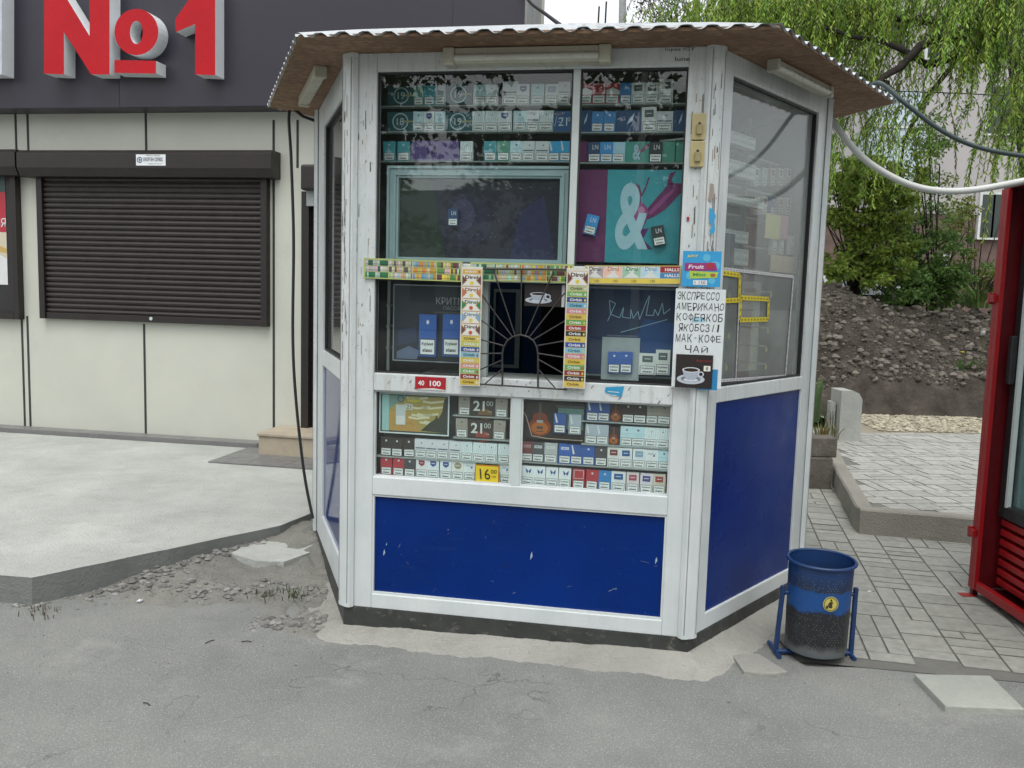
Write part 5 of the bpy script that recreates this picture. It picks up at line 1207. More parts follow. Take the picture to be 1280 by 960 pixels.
rcard(958, 266, 975, 300, -.1, (.75, .68, .25), 'yellow magazine behind the right side glass', name='magazine', cat='magazine')
rcard(976, 268, 984, 300, -.1, (.65, .3, .35), 'narrow pink magazine behind the right side glass', name='magazine', cat='magazine')
rcard(964, 318, 995, 342, -.1, (.7, .55, .38), 'tan paper sheet behind the right side glass', name='paper_sheet', cat='paper')
for px in (970, 979, 992):
    u, v = RF.uv(px, 318, -.1); place_pack('wscript', RF, u, v, -.12, {970: 'leftmost', 979: 'middle', 992: 'rightmost'}[px]+' of three white packs behind the right side glass', sx=.8, sz=1.1)
for k_, (px, py) in enumerate(((904, 300), (914, 300), (905, 330), (914, 330))):
    pass
g = MB(); a = RF.uv(900, 290, -.08); b = RF.uv(917, 332, -.08); g.box(RF, max(.06, a[0]), b[0], b[1], a[1], -.1, -.08, (.03, .02, .07)); g.stroke(RF, [(.09, b[1]+.05), (.13, b[1]+.1)], .005, -.079, (.5, .5, .6))
single(g, 'display_card', PRINT, 'dark violet card with pale slashes behind right side glass', 'card')
rk = random.Random(8)
for i, (px, py, k_) in enumerate([(x, y, rk.choice(['wgrey', 'wpat', 'creamred', 'wgold', 'pblue', 'wredbox', 'blue', 'wpink'])) for y in (268, 232) for x in (950, 960, 970, 980, 990)]):
    u, v = RF.uv(px, py, -.14); place_pack(k_, RF, u, v, -.17, f'{KIN[k_][2]} pack, {ORD[i % 5]} from left on {"lower" if py > 250 else "upper"} pack row behind right side glass', sx=.95)
# inner dark board lower left of right window
g = MB(); a = RF.uv(904, 340, -.06); b = RF.uv(926, 475, -.06); c = RF.uv(925, 345, -.06); g.box(RF, .062, c[0], 1.13, a[1], -.12, -.06, (.035, .025, .025))
single(g, 'dark_board', PRINT, 'dark brown board behind lower part of right side glass', 'board')
g = MB(); 
single(MB().box(RF, c[0]+.004, rb-.12, 1.13, zof(RF, 940, 352, -.2), -.22, -.2, (.5, .52, .48)), 'grey_board', PRINT, 'grey board with snack hooks behind right side glass', 'board')
# patterned tape lines stuck on the glass
def tape(pts, w_, col, label, dots, n=-.026):
    P = RF.pts(pts, n); g = MB(); g.stroke(RF, P, w_, n, col)
    for (a, b), (c_, d) in zip(P, P[1:]):
        L_ = math.hypot(c_-a, d-b); k = max(2, int(L_/.03))
        for i in range(k): t0, t1 = (i+.2)/k, (i+.6)/k; g.stroke(RF, [(a+(c_-a)*t0, b+(d-b)*t0), (a+(c_-a)*t1, b+(d-b)*t1)], w_*.35, n+.0006, dots)
    single(g, 'tape', PRINT, label, 'tape', group='border tapes on the right side glass')
tape([(904, 336), (992, 346), (982, 470), (899, 476)], .014, (.55, .56, .56), 'pale dotted tape outlining the snack display', (.2, .2, .22))
tape([(904, 341), (925, 344), (924, 375), (903, 376)], .022, (.6, .5, .02), 'yellow tape loop next to the corner post', (.15, .12, .02), -.024)
tape([(926, 372), (961, 374), (960, 399), (925, 400), (926, 372)], .022, (.6, .5, .02), 'yellow tape rectangle in the middle of the side glass', (.15, .12, .02), -.024)
tape([(924, 376), (920, 472)], .010, (.5, .5, .5), 'thin pale tape running down from the yellow rectangle', (.25, .25, .25), -.0245)
for i, (px, py) in enumerate(((912, 370), (911, 420), (908, 460), (942, 392), (943, 414), (960, 414), (941, 436), (958, 437), (939, 458), (957, 459), (945, 366), (964, 369))):
    u, v = RF.uv(px, py, -.05); g = MB(); g.ring(RF, u, v, .006, .012, -.05, (.5, .45, .05)); g.rect(RF, u-.003, v-.004, u+.003, v+.016, -.0495, (.5, .45, .1)); g.box(RF, u-.0015, u+.0015, v+.012, v+.02, -.19, -.05, (.4, .4, .35))
    single(g, 'price_hook', PRINT, 'small yellow price tag on a hook behind the right side glass', 'price tag', group='yellow price tags behind the right side glass')

# ------------------------------------------------------------------ cables
def cable(pts, r, mat, label, name='cable', cat='cable', k=10):
    P = [Vector(p) for p in pts]; out = []
    for i in range(len(P)-1):
        p0 = P[max(0, i-1)]; p1 = P[i]; p2 = P[i+1]; p3 = P[min(len(P)-1, i+2)]
        for j in range(8):
            t = j/8; out.append(.5*((2*p1)+(p2-p0)*t+(2*p0-5*p1+4*p2-p3)*t*t+(3*p1-p0-3*p2+p3)*t**3))
    out.append(P[-1]); g = MB(); g.tube(out, r, k); return single(g, name, mat, label, cat)
cable([D(397, 152, 5.35), D(380, 146, 5.3), D(362, 139, 5.28), D(364, 200, 5.28), D(367, 300, 5.25), D(366, 420, 5.22), D(370, 500, 5.2), D(380, 590, 5.2), D(391, 648, 5.18)], .009, BLACK, 'black cable hanging from the left eave to the ground')
cable([D(1082, 112, 4.75), D(1100, 104, 4.7), D(1130, 128, 4.65), D(1180, 165, 4.6), D(1230, 186, 4.55), D(1300, 198, 4.5)], .012, simple('dark_cable', (.03, .05, .05), .5), 'thick dark cable leaving the right roof corner')
cable([D(1040, 150, 4.75), D(1062, 180, 4.72), D(1090, 206, 4.7), D(1130, 228, 4.65), D(1170, 238, 4.6), D(1220, 237, 4.55), D(1300, 222, 4.5)], .017, HOSE, 'thick pale conduit sagging right from the kiosk')
cable([D(1095, 113, 12), D(1180, 116, 12), D(1290, 121, 12)], .007, BLACK, 'thin dark wire crossing before the far building')

# ------------------------------------------------------------------ litter bin
bp = G(1020, 820, ZG); bin_ = thing('litter_bin', 'dented blue perforated litter bin, scorched black below the middle', 'litter bin', (bp.x, bp.y+.1, ZG))
O = Vector((1.421, 3.83, ZG)); lean = Vector((.0, 0, 1)).normalized()
ax = Vector((lean.x, -.02, lean.z)).normalized(); X_ = Vector((1, 0, 0)); X_ = (X_-ax*X_.dot(ax)).normalized(); Y_ = ax.cross(X_)
def cyl(g, prof, k=48, colf=None, cap=None):
    V = []
    for h, r in prof:
        for i in range(k):
            a = 2*math.pi*i/k; dent = 1+.018*noise.noise((math.cos(a)*2, math.sin(a)*2, h*5))
            V.append(O+ax*h+(X_*math.cos(a)+Y_*math.sin(a))*r*dent)
    n = len(prof); g.add(V, [(j*k+i, j*k+(i+1) % k, (j+1)*k+(i+1) % k, (j+1)*k+i) for j in range(n-1) for i in range(k)], sm=True)
def binbody(nt, b):
    s = N(nt, 'ShaderNodeSeparateXYZ'); nt.links.new(tc(nt), s.inputs[0])
    n = noise_n(nt, 9, 8, .7); ad = N(nt, 'ShaderNodeMath', operation='MULTIPLY_ADD'); nt.links.new(n, ad.inputs[0]); ad.inputs[1].default_value = .09; nt.links.new(s.outputs['Z'], ad.inputs[2])
    o = ramp(nt, ad.outputs[0], [(.0, (.05, .10, .18)), (.11, (.12, .13, .13)), (.145, (.018, .02, .022)), (.285, (.014, .016, .02)), (.30, (.006, .06, .22)), (.385, (.006, .06, .22)), (.395, (.012, .025, .06)), (.46, (.008, .035, .12))])
    sc = ramp(nt, noise_n(nt, 40, 6, .8), [(.6, 0), (.7, .5)]); o = mix(nt, sc, o, (.12, .14, .15))
    nt.links.new(o, b.inputs['Base Color']); b.inputs['Roughness'].default_value = .45; bump(nt, b, noise_n(nt, 40, 4), .003, .4)
BINM = nmat('scorched_blue_bin', binbody)
g = MB(); cyl(g, [(.045, .133), (.05, .135), (.14, .136), (.22, .137), (.25, .137), (.36, .139), (.455, .141)]); cyl(g, [(.455, .137), (.25, .132), (.06, .128)]); cyl(g, [(.05, .134), (.048, .07), (.046, .001)])
g.build('bucket', BINM, bin_)
g = MB(); rim = [O+ax*.458+(X_*math.cos(2*math.pi*i/40)+Y_*math.sin(2*math.pi*i/40))*.147 for i in range(41)]; g.tube(rim, .0075, 8, caps=False); g.build('rim', BINB, bin_)
# perforation: rows of small dark studs
g = MB()
rndp = random.Random(2)
for lo, hi in ((.09, .25), (.35, .41)):
    h = lo
    while h < hi:
        for i in range(62):
            a = 2*math.pi*(i+(.5 if int(round(h*1000/11)) % 2 else 0))/62; c = O+ax*h+(X_*math.cos(a)+Y_*math.sin(a))*(.1365 if h < .3 else .1395)
            if c.y > O.y+.03: continue
            tn = (-X_*math.sin(a)+Y_*math.cos(a)); s_ = .0019; cc = (.008, .008, .01) if rndp.random() < .5 else (.2, .22, .22)
            rad = (X_*math.cos(a)+Y_*math.sin(a)); c = c+rad*.0015
            g.add([c-tn*s_, c-ax*s_, c+tn*s_, c+ax*s_], [(0, 1, 2, 3)], cc)
        h += .011
pf_ = g.build('perforation', PRINT, bin_); pf_['kind'] = 'stuff'
# round emblem
front = Fr(O+ax*.37-Y_*0, X_, (0, -1, 0)); g = MB(); an = math.radians(-88)
c = O+ax*.30+(X_*.002); fr = Fr((c.x, c.y-.139, 0), (1, 0, 0), (0, -1, 0)); cz = c.z
g.ell(fr, 0, cz, .034, .034, 0.001, (.5, .45, .1), 28); g.ring(fr, 0, cz, .027, .031, .0018, (.15, .12, .05)); g.poly(fr, [(-.006, cz-.018), (.008, cz-.018), (.006, cz+.004), (.012, cz+.002), (.006, cz+.012), (-.004, cz+.01), (-.012, cz)], .0018, (.04, .03, .02)); g.ell(fr, .001, cz+.017, .0045, .005, .0018, (.04, .03, .02)); g.rect(fr, -.02, cz-.02, -.01, cz-.006, .0018, (.04, .03, .02))
g.build('emblem', PRINT, bin_)
# stand: U frame
for s_ in (-1, 1):
    g = MB(); hh = .33; X0 = O+X_*(s_*.165)
    top = X0+ax*hh; bot = Vector((X0.x, X0.y-.0, ZG+.015)) if s_ > 0 else Vector((X0.x-.015, X0.y, ZG+.015))
    d = Vector((0, 1, 0))
    g.tube([top, bot], .013, 4); g.build('stand_post', BINB, bin_, bevel=.001)
    g = MB(); g.tube([X0+ax*(hh-.03), O+X_*(s_*.138)+ax*(hh-.03)], .009, 8); g.build('pivot', BINB, bin_)
g = MB(); g.tube([Vector((O.x-.18, O.y, ZG+.02)), Vector((O.x+.165, O.y, ZG+.02))], .012, 6); g.tube([Vector((O.x-.175, O.y-.05, ZG+.012)), Vector((O.x-.175, O.y+.12, ZG+.012))], .01, 6); g.tube([Vector((O.x+.165, O.y-.05, ZG+.012)), Vector((O.x+.165, O.y+.12, ZG+.012))], .01, 6); g.build('stand_foot', BINB, bin_)

# ------------------------------------------------------------------ red cage with drinks cooler
cz0 = ZG+.05; c0_ = G(1216, 735, cz0); ztop = D(1256, 236, c0_.y)[2]
CF = Fr((c0_.x, c0_.y, 0), (-.03, -1, 0), (-1, .03, 0))      # u towards camera, n to the left (opening side)
cage = thing('cooler_cage', 'open red steel cage standing round the drinks cooler', 'cage', (c0_.x, c0_.y, ZG))
g = MB(); g.box(CF, -.03, 0, cz0, ztop, -.75, 0); g.build('side_panel', REDP, cage, bevel=.002)
g = MB(); g.box(CF, 1.25, 1.28, cz0, ztop, -.75, 0); g.build('side_panel', REDP, cage, bevel=.002)
g = MB(); g.box(CF, -.03, 1.28, ztop, ztop+.03, -.75, .004); g.build('top_panel', REDP, cage, bevel=.002)
g = MB(); g.box(CF, 0, .035, cz0, ztop, -.012, .012); g.box(CF, -.034, 0, cz0, ztop, -.02, .012); g.build('front_upright', REDB, cage, bevel=.002)
g = MB(); g.box(CF, 0.0, 1.25, cz0, cz0+.045, -.03, .006); g.build('sill_bar', REDB, cage, bevel=.002)
g = MB(); g.box(CF, 0.0, 1.25, cz0-.01, cz0+.0, -.6, -.03); g.build('floor_plate', REDP, cage)
for pz in (zof(CF, 1230, 373, .02), zof(CF, 1220, 668, .02)):
    g = MB(); g.box(CF, -.055, -.034, pz-.03, pz+.03, -.02, .03); g.box(CF, -.034, 0.01, pz-.02, pz+.02, .012, .03); g.build('latch_tab', REDB, cage, bevel=.002)
for q in ((-.03, 0.0), (.0, -.7), (1.2, 0)):
    g = MB(); g.box(CF, q[0], q[0]+.03, ZG, cz0, q[1]-.03, q[1]); g.build('foot', REDP, cage)
g = MB(); a = G(1204, 747, ZG); g.box(W0, a.x-.01, a.x+.075, ZG+.006, ZG+.012, -(a.y+.05), -(a.y-.01)); g.build('foot_plate', REDB, cage)
cooler = thing('drinks_cooler', 'glass door drinks cooler inside the red cage', 'cooler', tuple(CF.P(.6, ZG, -.4)))
g = MB(); g.box(CF, .03, 1.2, cz0+.02, ztop-.06, -.7, -.14); g.build('body', REDB, cooler, bevel=.01)
zdb = zof(CF, 1266, 655, -.07); ug = .04
g = MB()
for u0, u1, v0, v1 in ((ug-.0, ug+.07, zdb, ztop-.1), (1.1, 1.17, zdb, ztop-.1), (ug+.07, 1.1, zdb, zdb+.07), (ug+.07, 1.1, ztop-.17, ztop-.1)): g.box(CF, u0, u1, v0, v1, -.135, -.08)
dfr = g.build('door_frame', BLACK, cooler, bevel=.006)
g = MB(); g.box(CF, ug+.07, 1.1, zdb+.07, ztop-.17, -.115, -.11); g.build('door_glass', glass_mat('cooler_glass', (.7, .85, .85), dirt=.15, dirt_haze_c=(.4, .55, .55)), cooler)
g = MB(); g.box(CF, ug+.07, 1.1, zdb+.07, ztop-.17, -.139, -.136); g.build('door_liner', simple('pale_liner', (.4, .5, .48), .4), cooler)
g = MB(); g.box(CF, ug+.065, ug+.085, zdb+.065, ztop-.165, -.1, -.076); g.build('door_trim', ALU, cooler)
g = MB(); hz = zof(CF, 1262, 450, -.15); g.box(CF, ug+.015, ug+.055, hz-.12, hz+.14, -.08, -.045); g.build('handle', BLACK, cooler, bevel=.006)
g = MB(); z = cz0+.05
while z < zdb-.04: g.box(CF, ug+.02, 1.15, z, z+.035, -.14, -.09); z += .055
g.build('vent_grille', REDB, cooler, bevel=.004)

# ------------------------------------------------------------------ soil bank, gravel, far side
YB = 11.1
def gz(x, y):
    t = max(0, min(1, (y-YB)/.35)); t = t*t*(3-2*t)
    crest = .75+.55*math.exp(-((x-4.9)/1.0)**2)+.25*math.exp(-((x-7.6)/1.5)**2) + .15*noise.noise((x*.8, 0, 3))
    ledge = .42
    s = max(0, min(1, (y-YB-.3)/2.0)); hill = ledge+(crest-.1)*(1-(1-s)**1.6)
    h = .05+(ledge)*t + (hill-ledge)*t
    if y > YB+2.3: h -= min(1.1, (y-YB-2.3)*.7)
    n = noise.fractal((x*2.2, y*2.2, 0), .9, 2, 6); ed = max(0, min(1, (x-1.9)/1.3, (10.7-x)/1.0, (15.9-y)/1.2)); ed = ed*ed*(3-2*ed)
    return ZG-.06+ed*(.06-ZG)+ed*h+ed*(.07*n+.15*noise.turbulence((x*3, y*3, 1), 6, False)*t)*(t*.9+.1)
g = MB(); x0, x1, y0, y1 = 1.8, 10.8, 10.9, 16; st = .04; nx = int((x1-x0)/st); ny = int((y1-y0)/st)
V = [(x0+i*st, y0+j*st, gz(x0+i*st, y0+j*st)) for j in range(ny) for i in range(nx)]
g.add(V, [(j*nx+i, j*nx+i+1, (j+1)*nx+i+1, (j+1)*nx+i) for j in range(ny-1) for i in range(nx-1)])
struct(g, 'soil_bank', SOIL)
g = MB()
for _ in range(8000):
    x = random.uniform(3.1, 10); y = YB+.3+random.random()**1.3*2.1; r = random.choice([.008, .01, .012, .012, .015, .015, .02, .03, .05])*random.uniform(.7, 1.3); c = random.uniform(.5, 1.7)
    stone_geo(g, (x, y, gz(x, y)+r*.2), r, (.125*c, .111*c, .094*c), 1.1, 6)
tag(g.build('soil_clods', PAINTC), 'loose dry clods covering the dug soil bank', 'soil', kind='stuff')
ga = G(1040, 541, ZR); gb = G(1040, 519, ZR)
g = MB(); g.add([(3.9, 9.5, ZR-.004), (12, 9.5, ZR-.004), (12, 11.3, ZR-.004), (3.9, 11.3, ZR-.004)], [(0, 1, 2, 3)]); struct(g, 'gravel_bed', simple('gravel_bed_m', (.22, .2, .15), 1))
g = MB()
for _ in range(3800):
    x = random.uniform(4.2, 8.2); y = random.uniform(9.75, 11.15); c = random.uniform(.5, 1.25)
    stone_geo(g, (x, y, ZR+.005), random.uniform(.015, .036), (.42*c, .385*c, .29*c), .6, 5)
tag(g.build('gravel', PAINTC), 'strip of pale yellowish gravel between paving and soil', 'gravel', kind='stuff')
# upright kerb stones
def kstone(px0, px1, pyt, pyb, Y, label, th=.12, ch=.1):
    a = D(px0, pyb, Y); b = D(px1, pyt, Y); g = MB(); w_, h_ = b.x-a.x, b.z-a.z
    fr = Fr((a.x, Y, a.z), (1, 0, 0), (0, -1, 0)); g.prism(fr, [(0, 0), (w_, 0), (w_, h_-ch), (w_-ch*.4, h_-ch*.3), (w_-ch*1.1, h_), (0, h_)], -th, 0)
    single(g, 'kerb_stone', concrete('kerb_stone_m', (.33, .34, .32), bstr=.3), label, 'kerb stone', bevel=.008)
kstone(1048, 1079, 489, 552, 9.0, 'large pale kerb stone standing upright by raised paving', .3, .09)
kstone(1036, 1045, 502, 545, 9.1, 'thin small stone upright beside the large kerb stone', .1, .02)

# plants -------------------------------------------------------------------
def blade_plant(px, py, Y, label, n, h, col, name='iris_plant', spread=.08, wd=.02, lean=.2):
    p = D(px, py, Y); g = MB(); rnd = random.Random(label)
    for _ in range(n):
        a = rnd.random()*6.28; d = Vector((math.cos(a), math.sin(a), 0)); b = p+d*rnd.random()*spread; hh = h*rnd.uniform(.6, 1.05); s_ = Vector((-d.y, d.x*.6, 0)).normalized()*wd*rnd.uniform(.6, 1.1)
        c = tuple(x*rnd.uniform(.7, 1.4) for x in col); P = []
        for k_ in range(5):
            t = k_/4; q = b+d*hh*lean*t*t+Vector((0, 0, hh*t)); w_ = (1-t**2.5); P += [q-s_*w_, q+s_*w_]
        g.add(P, [(2*k_, 2*k_+1, 2*k_+3, 2*k_+2) for k_ in range(4)], c)
    single(g, name, LEAF, label, 'plant', at=tuple(p))
blade_plant(1019, 528, 8.6, 'tall green iris leaves beside the right kiosk edge', 14, .5, (.06, .13, .05), wd=.018)
blade_plant(1028, 545, 8.8, 'low dry yellow weeds beside the upright kerb stones', 60, .16, (.16, .14, .05), 'dry_weed', .2, .006, .7)
blade_plant(1040, 540, 9.2, 'green grass tuft behind the small upright stone', 50, .3, (.06, .11, .03), 'grass_tuft', .12, .006, .4)
blade_plant(1200, 470, 11.9, 'weed clump growing on the soil bank', 110, .3, (.10, .17, .05), 'weed_clump', .35, .022, .8)
blade_plant(1225, 385, 13.4, 'bright green leafy clump on top of the soil bank', 60, .4, (.1, .17, .04), 'weed_clump', .25, .02, .7)
p = D(1222, 465, 11.8); t = thing('dandelion', 'seeded dandelion with white head on the soil bank', 'flower', tuple(p)); q = D(1229, 416, 11.8)
g = MB(); g.tube([p, p.lerp(q, .5)+Vector((.02, 0, 0)), q], .006, 5, col=(.1, .14, .04)); g.build('stalk', LEAF, t)
g = MB(); stone_geo(g, tuple(q), .035, (.5, .5, .48), 1.6, 8); g.build('seed_head', LEAF, t)
p = D(1203, 440, 11.9); t = thing('dandelion', 'small yellow dandelion on the soil bank', 'flower', tuple(p-Vector((0, 0, .12))))
g = MB(); g.tube([p-Vector((0, 0, .12)), p], .005, 5, col=(.1, .14, .04)); g.build('stalk', LEAF, t)
g = MB(); stone_geo(g, tuple(p), .03, (.6, .5, .03), .6, 8); g.build('flower_head', LEAF, t)

def leaves_in(g, c, r, n, size, asp, col, rnd, droop=.3):
    for _ in range(n):
        while True:
            d = Vector((rnd.uniform(-1, 1), rnd.uniform(-1, 1), rnd.uniform(-1, 1)))
            if d.length < 1: break
        p = Vector((c[0]+d.x*r[0], c[1]+d.y*r[1], c[2]+d.z*r[2]))
        a = Vector((rnd.uniform(-1, 1), rnd.uniform(-1, 1), rnd.uniform(-1, .5)-droop)).normalized(); s_ = size*rnd.uniform(.6, 1.3)
        b = a.cross(Vector((rnd.uniform(-1, 1), rnd.uniform(-1, 1), rnd.uniform(-1, 1)))).normalized()*s_*asp
        k_ = rnd.uniform(.6, 1.45); yel = rnd.uniform(.9, 1.25); cc = (col[0]*k_*yel, col[1]*k_, col[2]*k_*.9)
        g.add([p, p+a*s_*.5+b, p+a*s_, p+a*s_*.5-b], [(0, 1, 2, 3)], cc)
def shrub(label, base, clumps, leaf, size, asp, col, stems=8, name='shrub', cat='shrub', n=120, droop=.2, seed=1):
    rnd = random.Random(seed); t = thing(name, label, cat, tuple(base)); g = MB()
    for (c, r) in clumps:
        for _ in range(leaf):
            q = Vector(c)+Vector((rnd.gauss(0, r[0]*.55), rnd.gauss(0, r[1]*.55), rnd.gauss(0, r[2]*.5)))
            sz = rnd.uniform(.08, .2); leaves_in(g, q, (sz, sz, sz*.7), n, size, asp, col, rnd, droop)
    g.build('foliage', LEAF, t)
    g = MB()
    for (c, r) in clumps:
        for _ in range(stems):
            e_ = Vector(c)+Vector((rnd.gauss(0, r[0]*.5), rnd.gauss(0, r[1]*.5), rnd.uniform(-.3, .8)*r[2])); m_ = Vector(base).lerp(e_, .5)+Vector((rnd.uniform(-.1, .1), 0, .15))
            g.tube([Vector(base)+Vector((rnd.uniform(-.1, .1), 0, 0)), m_, e_], .018, 5, caps=False, r1=.006)
    g.build('stems', BARK, t); return t
YS = 14.2
def cl(px, py, Y, rx, rz, ry=.5): return (tuple(D(px, py, Y)), (rx, ry, rz))
shrub('yellow green leafy shrub close behind the kiosk edge', D(1065, 370, YS), [cl(1060, 215, YS, .5, .35), cl(1050, 270, YS-.2, .35, .5), cl(1095, 270, YS-.3, .5, .45), cl(1060, 330, YS-.3, .5, .4), cl(1085, 225, YS, .45, .4), cl(1120, 240, YS, .35, .4), cl(1105, 320, YS-.3, .45, .35)], 26, .085, .3, (.19, .29, .055), seed=4, n=64)
shrub('dark green shrub in the middle of the soil bank crest', D(1130, 390, YS+.3), [cl(1130, 290, YS+.5, .45, .6), cl(1165, 310, YS+.2, .45, .45), cl(1190, 350, YS, .4, .35), cl(1145, 350, YS, .6, .35), cl(1110, 365, YS, .5, .25), cl(1170, 365, YS, .5, .28)], 28, .065, .28, (.10, .20, .05), seed=8, n=70)
shrub('tall thin sapling with loose leaves before the far building', D(1165, 390, YS+.5), [cl(1158, 225, YS+.5, .3, .5), cl(1170, 180, YS+.5, .25, .4), cl(1175, 290, YS+.5, .4, .6), cl(1150, 170, YS+.5, .2, .3)], 16, .06, .26, (.13, .23, .07), seed=12, n=44, name='sapling', cat='tree', stems=3)
shrub('olive bush in front of the brown ground floor', D(1215, 385, YS+2), [cl(1205, 270, YS+2, .5, .5), cl(1215, 340, YS+2, .6, .4), cl(1245, 350, YS+2, .4, .3)], 20, .07, .3, (.15, .19, .05), seed=15, n=50)
# birch-like thin pale trunk in front
g = MB(); P = [D(1118, 385, YS-.2), D(1117, 330, YS-.2), D(1119, 260, YS-.2), D(1118, 200, YS-.2)]; g.tube(P, .035, 8, r1=.02)
single(g, 'bare_stem', simple('pale_bark', (.22, .21, .18), .9, var=.3, scale=12), 'pale bare stem rising through the shrubs', 'tree stem')

# willow ---------------------------------------------------------------------
def willow(label, base, limbs, strands, seed, col, trunk_top, tr=.25):
    rnd = random.Random(seed); t = thing('willow_tree', label, 'tree', tuple(base))
    g = MB(); g.tube([base, base.lerp(trunk_top, .4)+Vector((.1, 0, 0)), base.lerp(trunk_top, .8)+Vector((-.08, 0, 0)), trunk_top], tr, 10, r1=tr*.6); tk = g.build('trunk', BARK, t)
    pts = []
    for L_ in limbs:
        P = [Vector(p) for p in L_[0]]; g = MB(); g.tube(P, L_[1], 8, r1=L_[1]*.35); g.build('limb', BARK, tk)
        for a, b in zip(P, P[1:]):
            for i in range(6): pts.append(a.lerp(b, i/6))
    tw = MB(); g = MB()
    for (c, r, n, dl) in strands:
        for _ in range(n):
            p = Vector(c)+Vector((rnd.gauss(0, r[0]*.6), rnd.gauss(0, r[1]*.6), rnd.gauss(0, r[2]*.5))); L_ = dl*rnd.uniform(.5, 1.4)
            dr_ = Vector((rnd.uniform(-1.3, .6), rnd.uniform(-.3, .3), 0)); ns = int(L_/.035); cc0 = rnd.uniform(.6, 1.5); yel = rnd.uniform(.9, 1.3); q = p.copy(); prev = q.copy(); poly_ = [q.copy()]
            for k_ in range(ns):
                tt = k_/ns; q = q+(dr_*(1-tt)*.6+Vector((rnd.uniform(-.15, .15), 0, -.25-tt))).normalized()*.035
                if k_ % 6 == 0: poly_.append(q.copy())
                for s_ in (0, 1):
                    a = (Vector((rnd.uniform(-.7, .7), rnd.uniform(-.7, .7), -.8))).normalized(); sz = rnd.uniform(.05, .1)
                    b = a.cross(Vector((rnd.uniform(-1, 1), rnd.uniform(-1, 1), .2))).normalized()*sz*.12; kk_ = cc0*rnd.uniform(.8, 1.2)
                    g.add([q, q+a*sz*.5+b, q+a*sz, q+a*sz*.5-b], [(0, 1, 2, 3)], (col[0]*kk_*yel, col[1]*kk_, col[2]*kk_))
            if len(poly_) > 1: tw.tube(poly_, .004, 3, caps=False)
    g.build('crown', LEAF, t); tw.build('twigs', BARK, t); return t
YW = 12.5
D_ = lambda x, y, Y=YW: D(x, y, Y)
willow('large drooping willow overhanging the roof at upper right', Vector((D(1350, 60, YW+.4).x, YW+.4, 0)), [
    ([D_(1258, 60), D_(1200, 45), D_(1160, 25), D_(1110, 22)], .13), ([D_(1262, 66, 11.9), D_(1228, 50, 11.9), D_(1200, 52, 11.8), D_(1178, 44, 11.9), D_(1150, 58, 11.8), D_(1126, 84, 11.9), D_(1104, 96, 11.9), D_(1090, 116, 11.9)], .095),
    ([D_(1262, 60, 12), D_(1226, 74, 12), D_(1190, 72, 11.9), D_(1160, 82, 12), D_(1128, 62, 12), D_(1100, 50, 12), D_(1066, 46, 12), D_(1030, 34, 12)], .07), ([D_(1110, 105), D_(1040, 90), D_(1000, 60)], .05), ([D_(1110, 22), D_(1040, 15), D_(960, 10), D_(900, 12)], .05), ([D_(1200, 70), D_(1160, 120), D_(1130, 175), D_(1125, 220)], .04)],
    [(D_(880, 5), (.5, .8, .5), 120, .5), (D_(950, 0), (.8, .8, .5), 330, .6), (D_(1030, 5), (.8, .8, .5), 400, .65), (D_(1100, -5), (.8, .8, .4), 190, .6), (D_(1000, 50), (.5, .6, .3), 150, .5), (D_(1070, 90), (.4, .6, .3), 60, .7), (D_(1180, -30), (.6, .8, .3), 90, .6), (D_(1245, -10, 11.5), (.35, .5, .5), 240, .9), (D_(1275, 120, 11.5), (.2, .5, .6), 60, 1.0), (D_(1150, 110), (.5, .5, .3), 24, 1.1), (D_(1080, 150), (.5, .6, .3), 30, .9), (D_(1120, 60), (.5, .6, .4), 40, .8)], 5, (.22, .37, .06), D(1270, -120, YW+.4))

# ------------------------------------------------------------------ far building
YF = 22
far = thing('apartment_building', 'pinkish grey apartment block behind the willow and shrubs', 'building', tuple(D(1180, 390, YF)))
FA = Fr((0, YF, 0), (1, 0, 0), (0, -1, 0))
def fbox(px0, py0, px1, py1, n0, n1, name, mat, par=far, bevel=0):
    a = FA.uv(px0, py0, n1); b = FA.uv(px1, py1, n1); g = MB(); g.box(FA, a[0], b[0], b[1], a[1], n0, n1); return g.build(name, mat, par, bevel)
PINK = simple('pinkish_render', (.40, .385, .385), .9, var=.06, scale=1.2); BRN = simple('brown_brick', (.13, .09, .075), .95, var=.25, scale=6)
a = FA.uv(760, 0)[0]; g = MB(); zz = zof(FA, 1200, 268); g.box(FA, D(1080, 0, YF).x-1.6, 22, zz, 14, -8, 0); g.build('upper_wall', PINK, far)
g = MB(); g.box(FA, D(1080, 0, YF).x-1.6, 22, -.1, zz, -8, -.05); g.build('ground_floor_wall', BRN, far)
BALM = simple('pale_blue_sheet', (.42, .52, .56), .5, var=.05)
bal = fbox(1088, 160, 1152, 226, 0, .9, 'balcony', BALM)
fbox(1098, 112, 1152, 157, .3, .85, 'balcony_glazing', simple('pale_glazing', (.45, .55, .6), .15), bal)
fbox(1096, 156, 1155, 161, 0, .93, 'balcony_rail', simple('white_rail', (.6, .62, .62), .5), bal)
WF = simple('white_window_frame', (.55, .58, .56), .5); WD = simple('dark_window_glass', (.03, .045, .04), .08)
def fwin(px0, py0, px1, py1, mull=True):
    w_ = fbox(px0, py0, px1, py1, -.1, .06, 'window', WF); fbox(px0+3, py0+3, (px0+px1)/2+1, py1-3, .0, .065, 'pane', WD, w_); fbox((px0+px1)/2+3, py0+3, px1-3, py1-3, .0, .065, 'pane', WD, w_)
fwin(1226, 240, 1253, 300); fwin(1236, 105, 1266, 170); fwin(1112, 250, 1132, 290); fwin(1160, 20, 1190, 75); fwin(1100, 10, 1135, 60)
fbox(1060, 330, 1150, 395, -.0, .6, 'entrance_wall', simple('grey_render', (.24, .24, .24), .9, var=.15, scale=3))
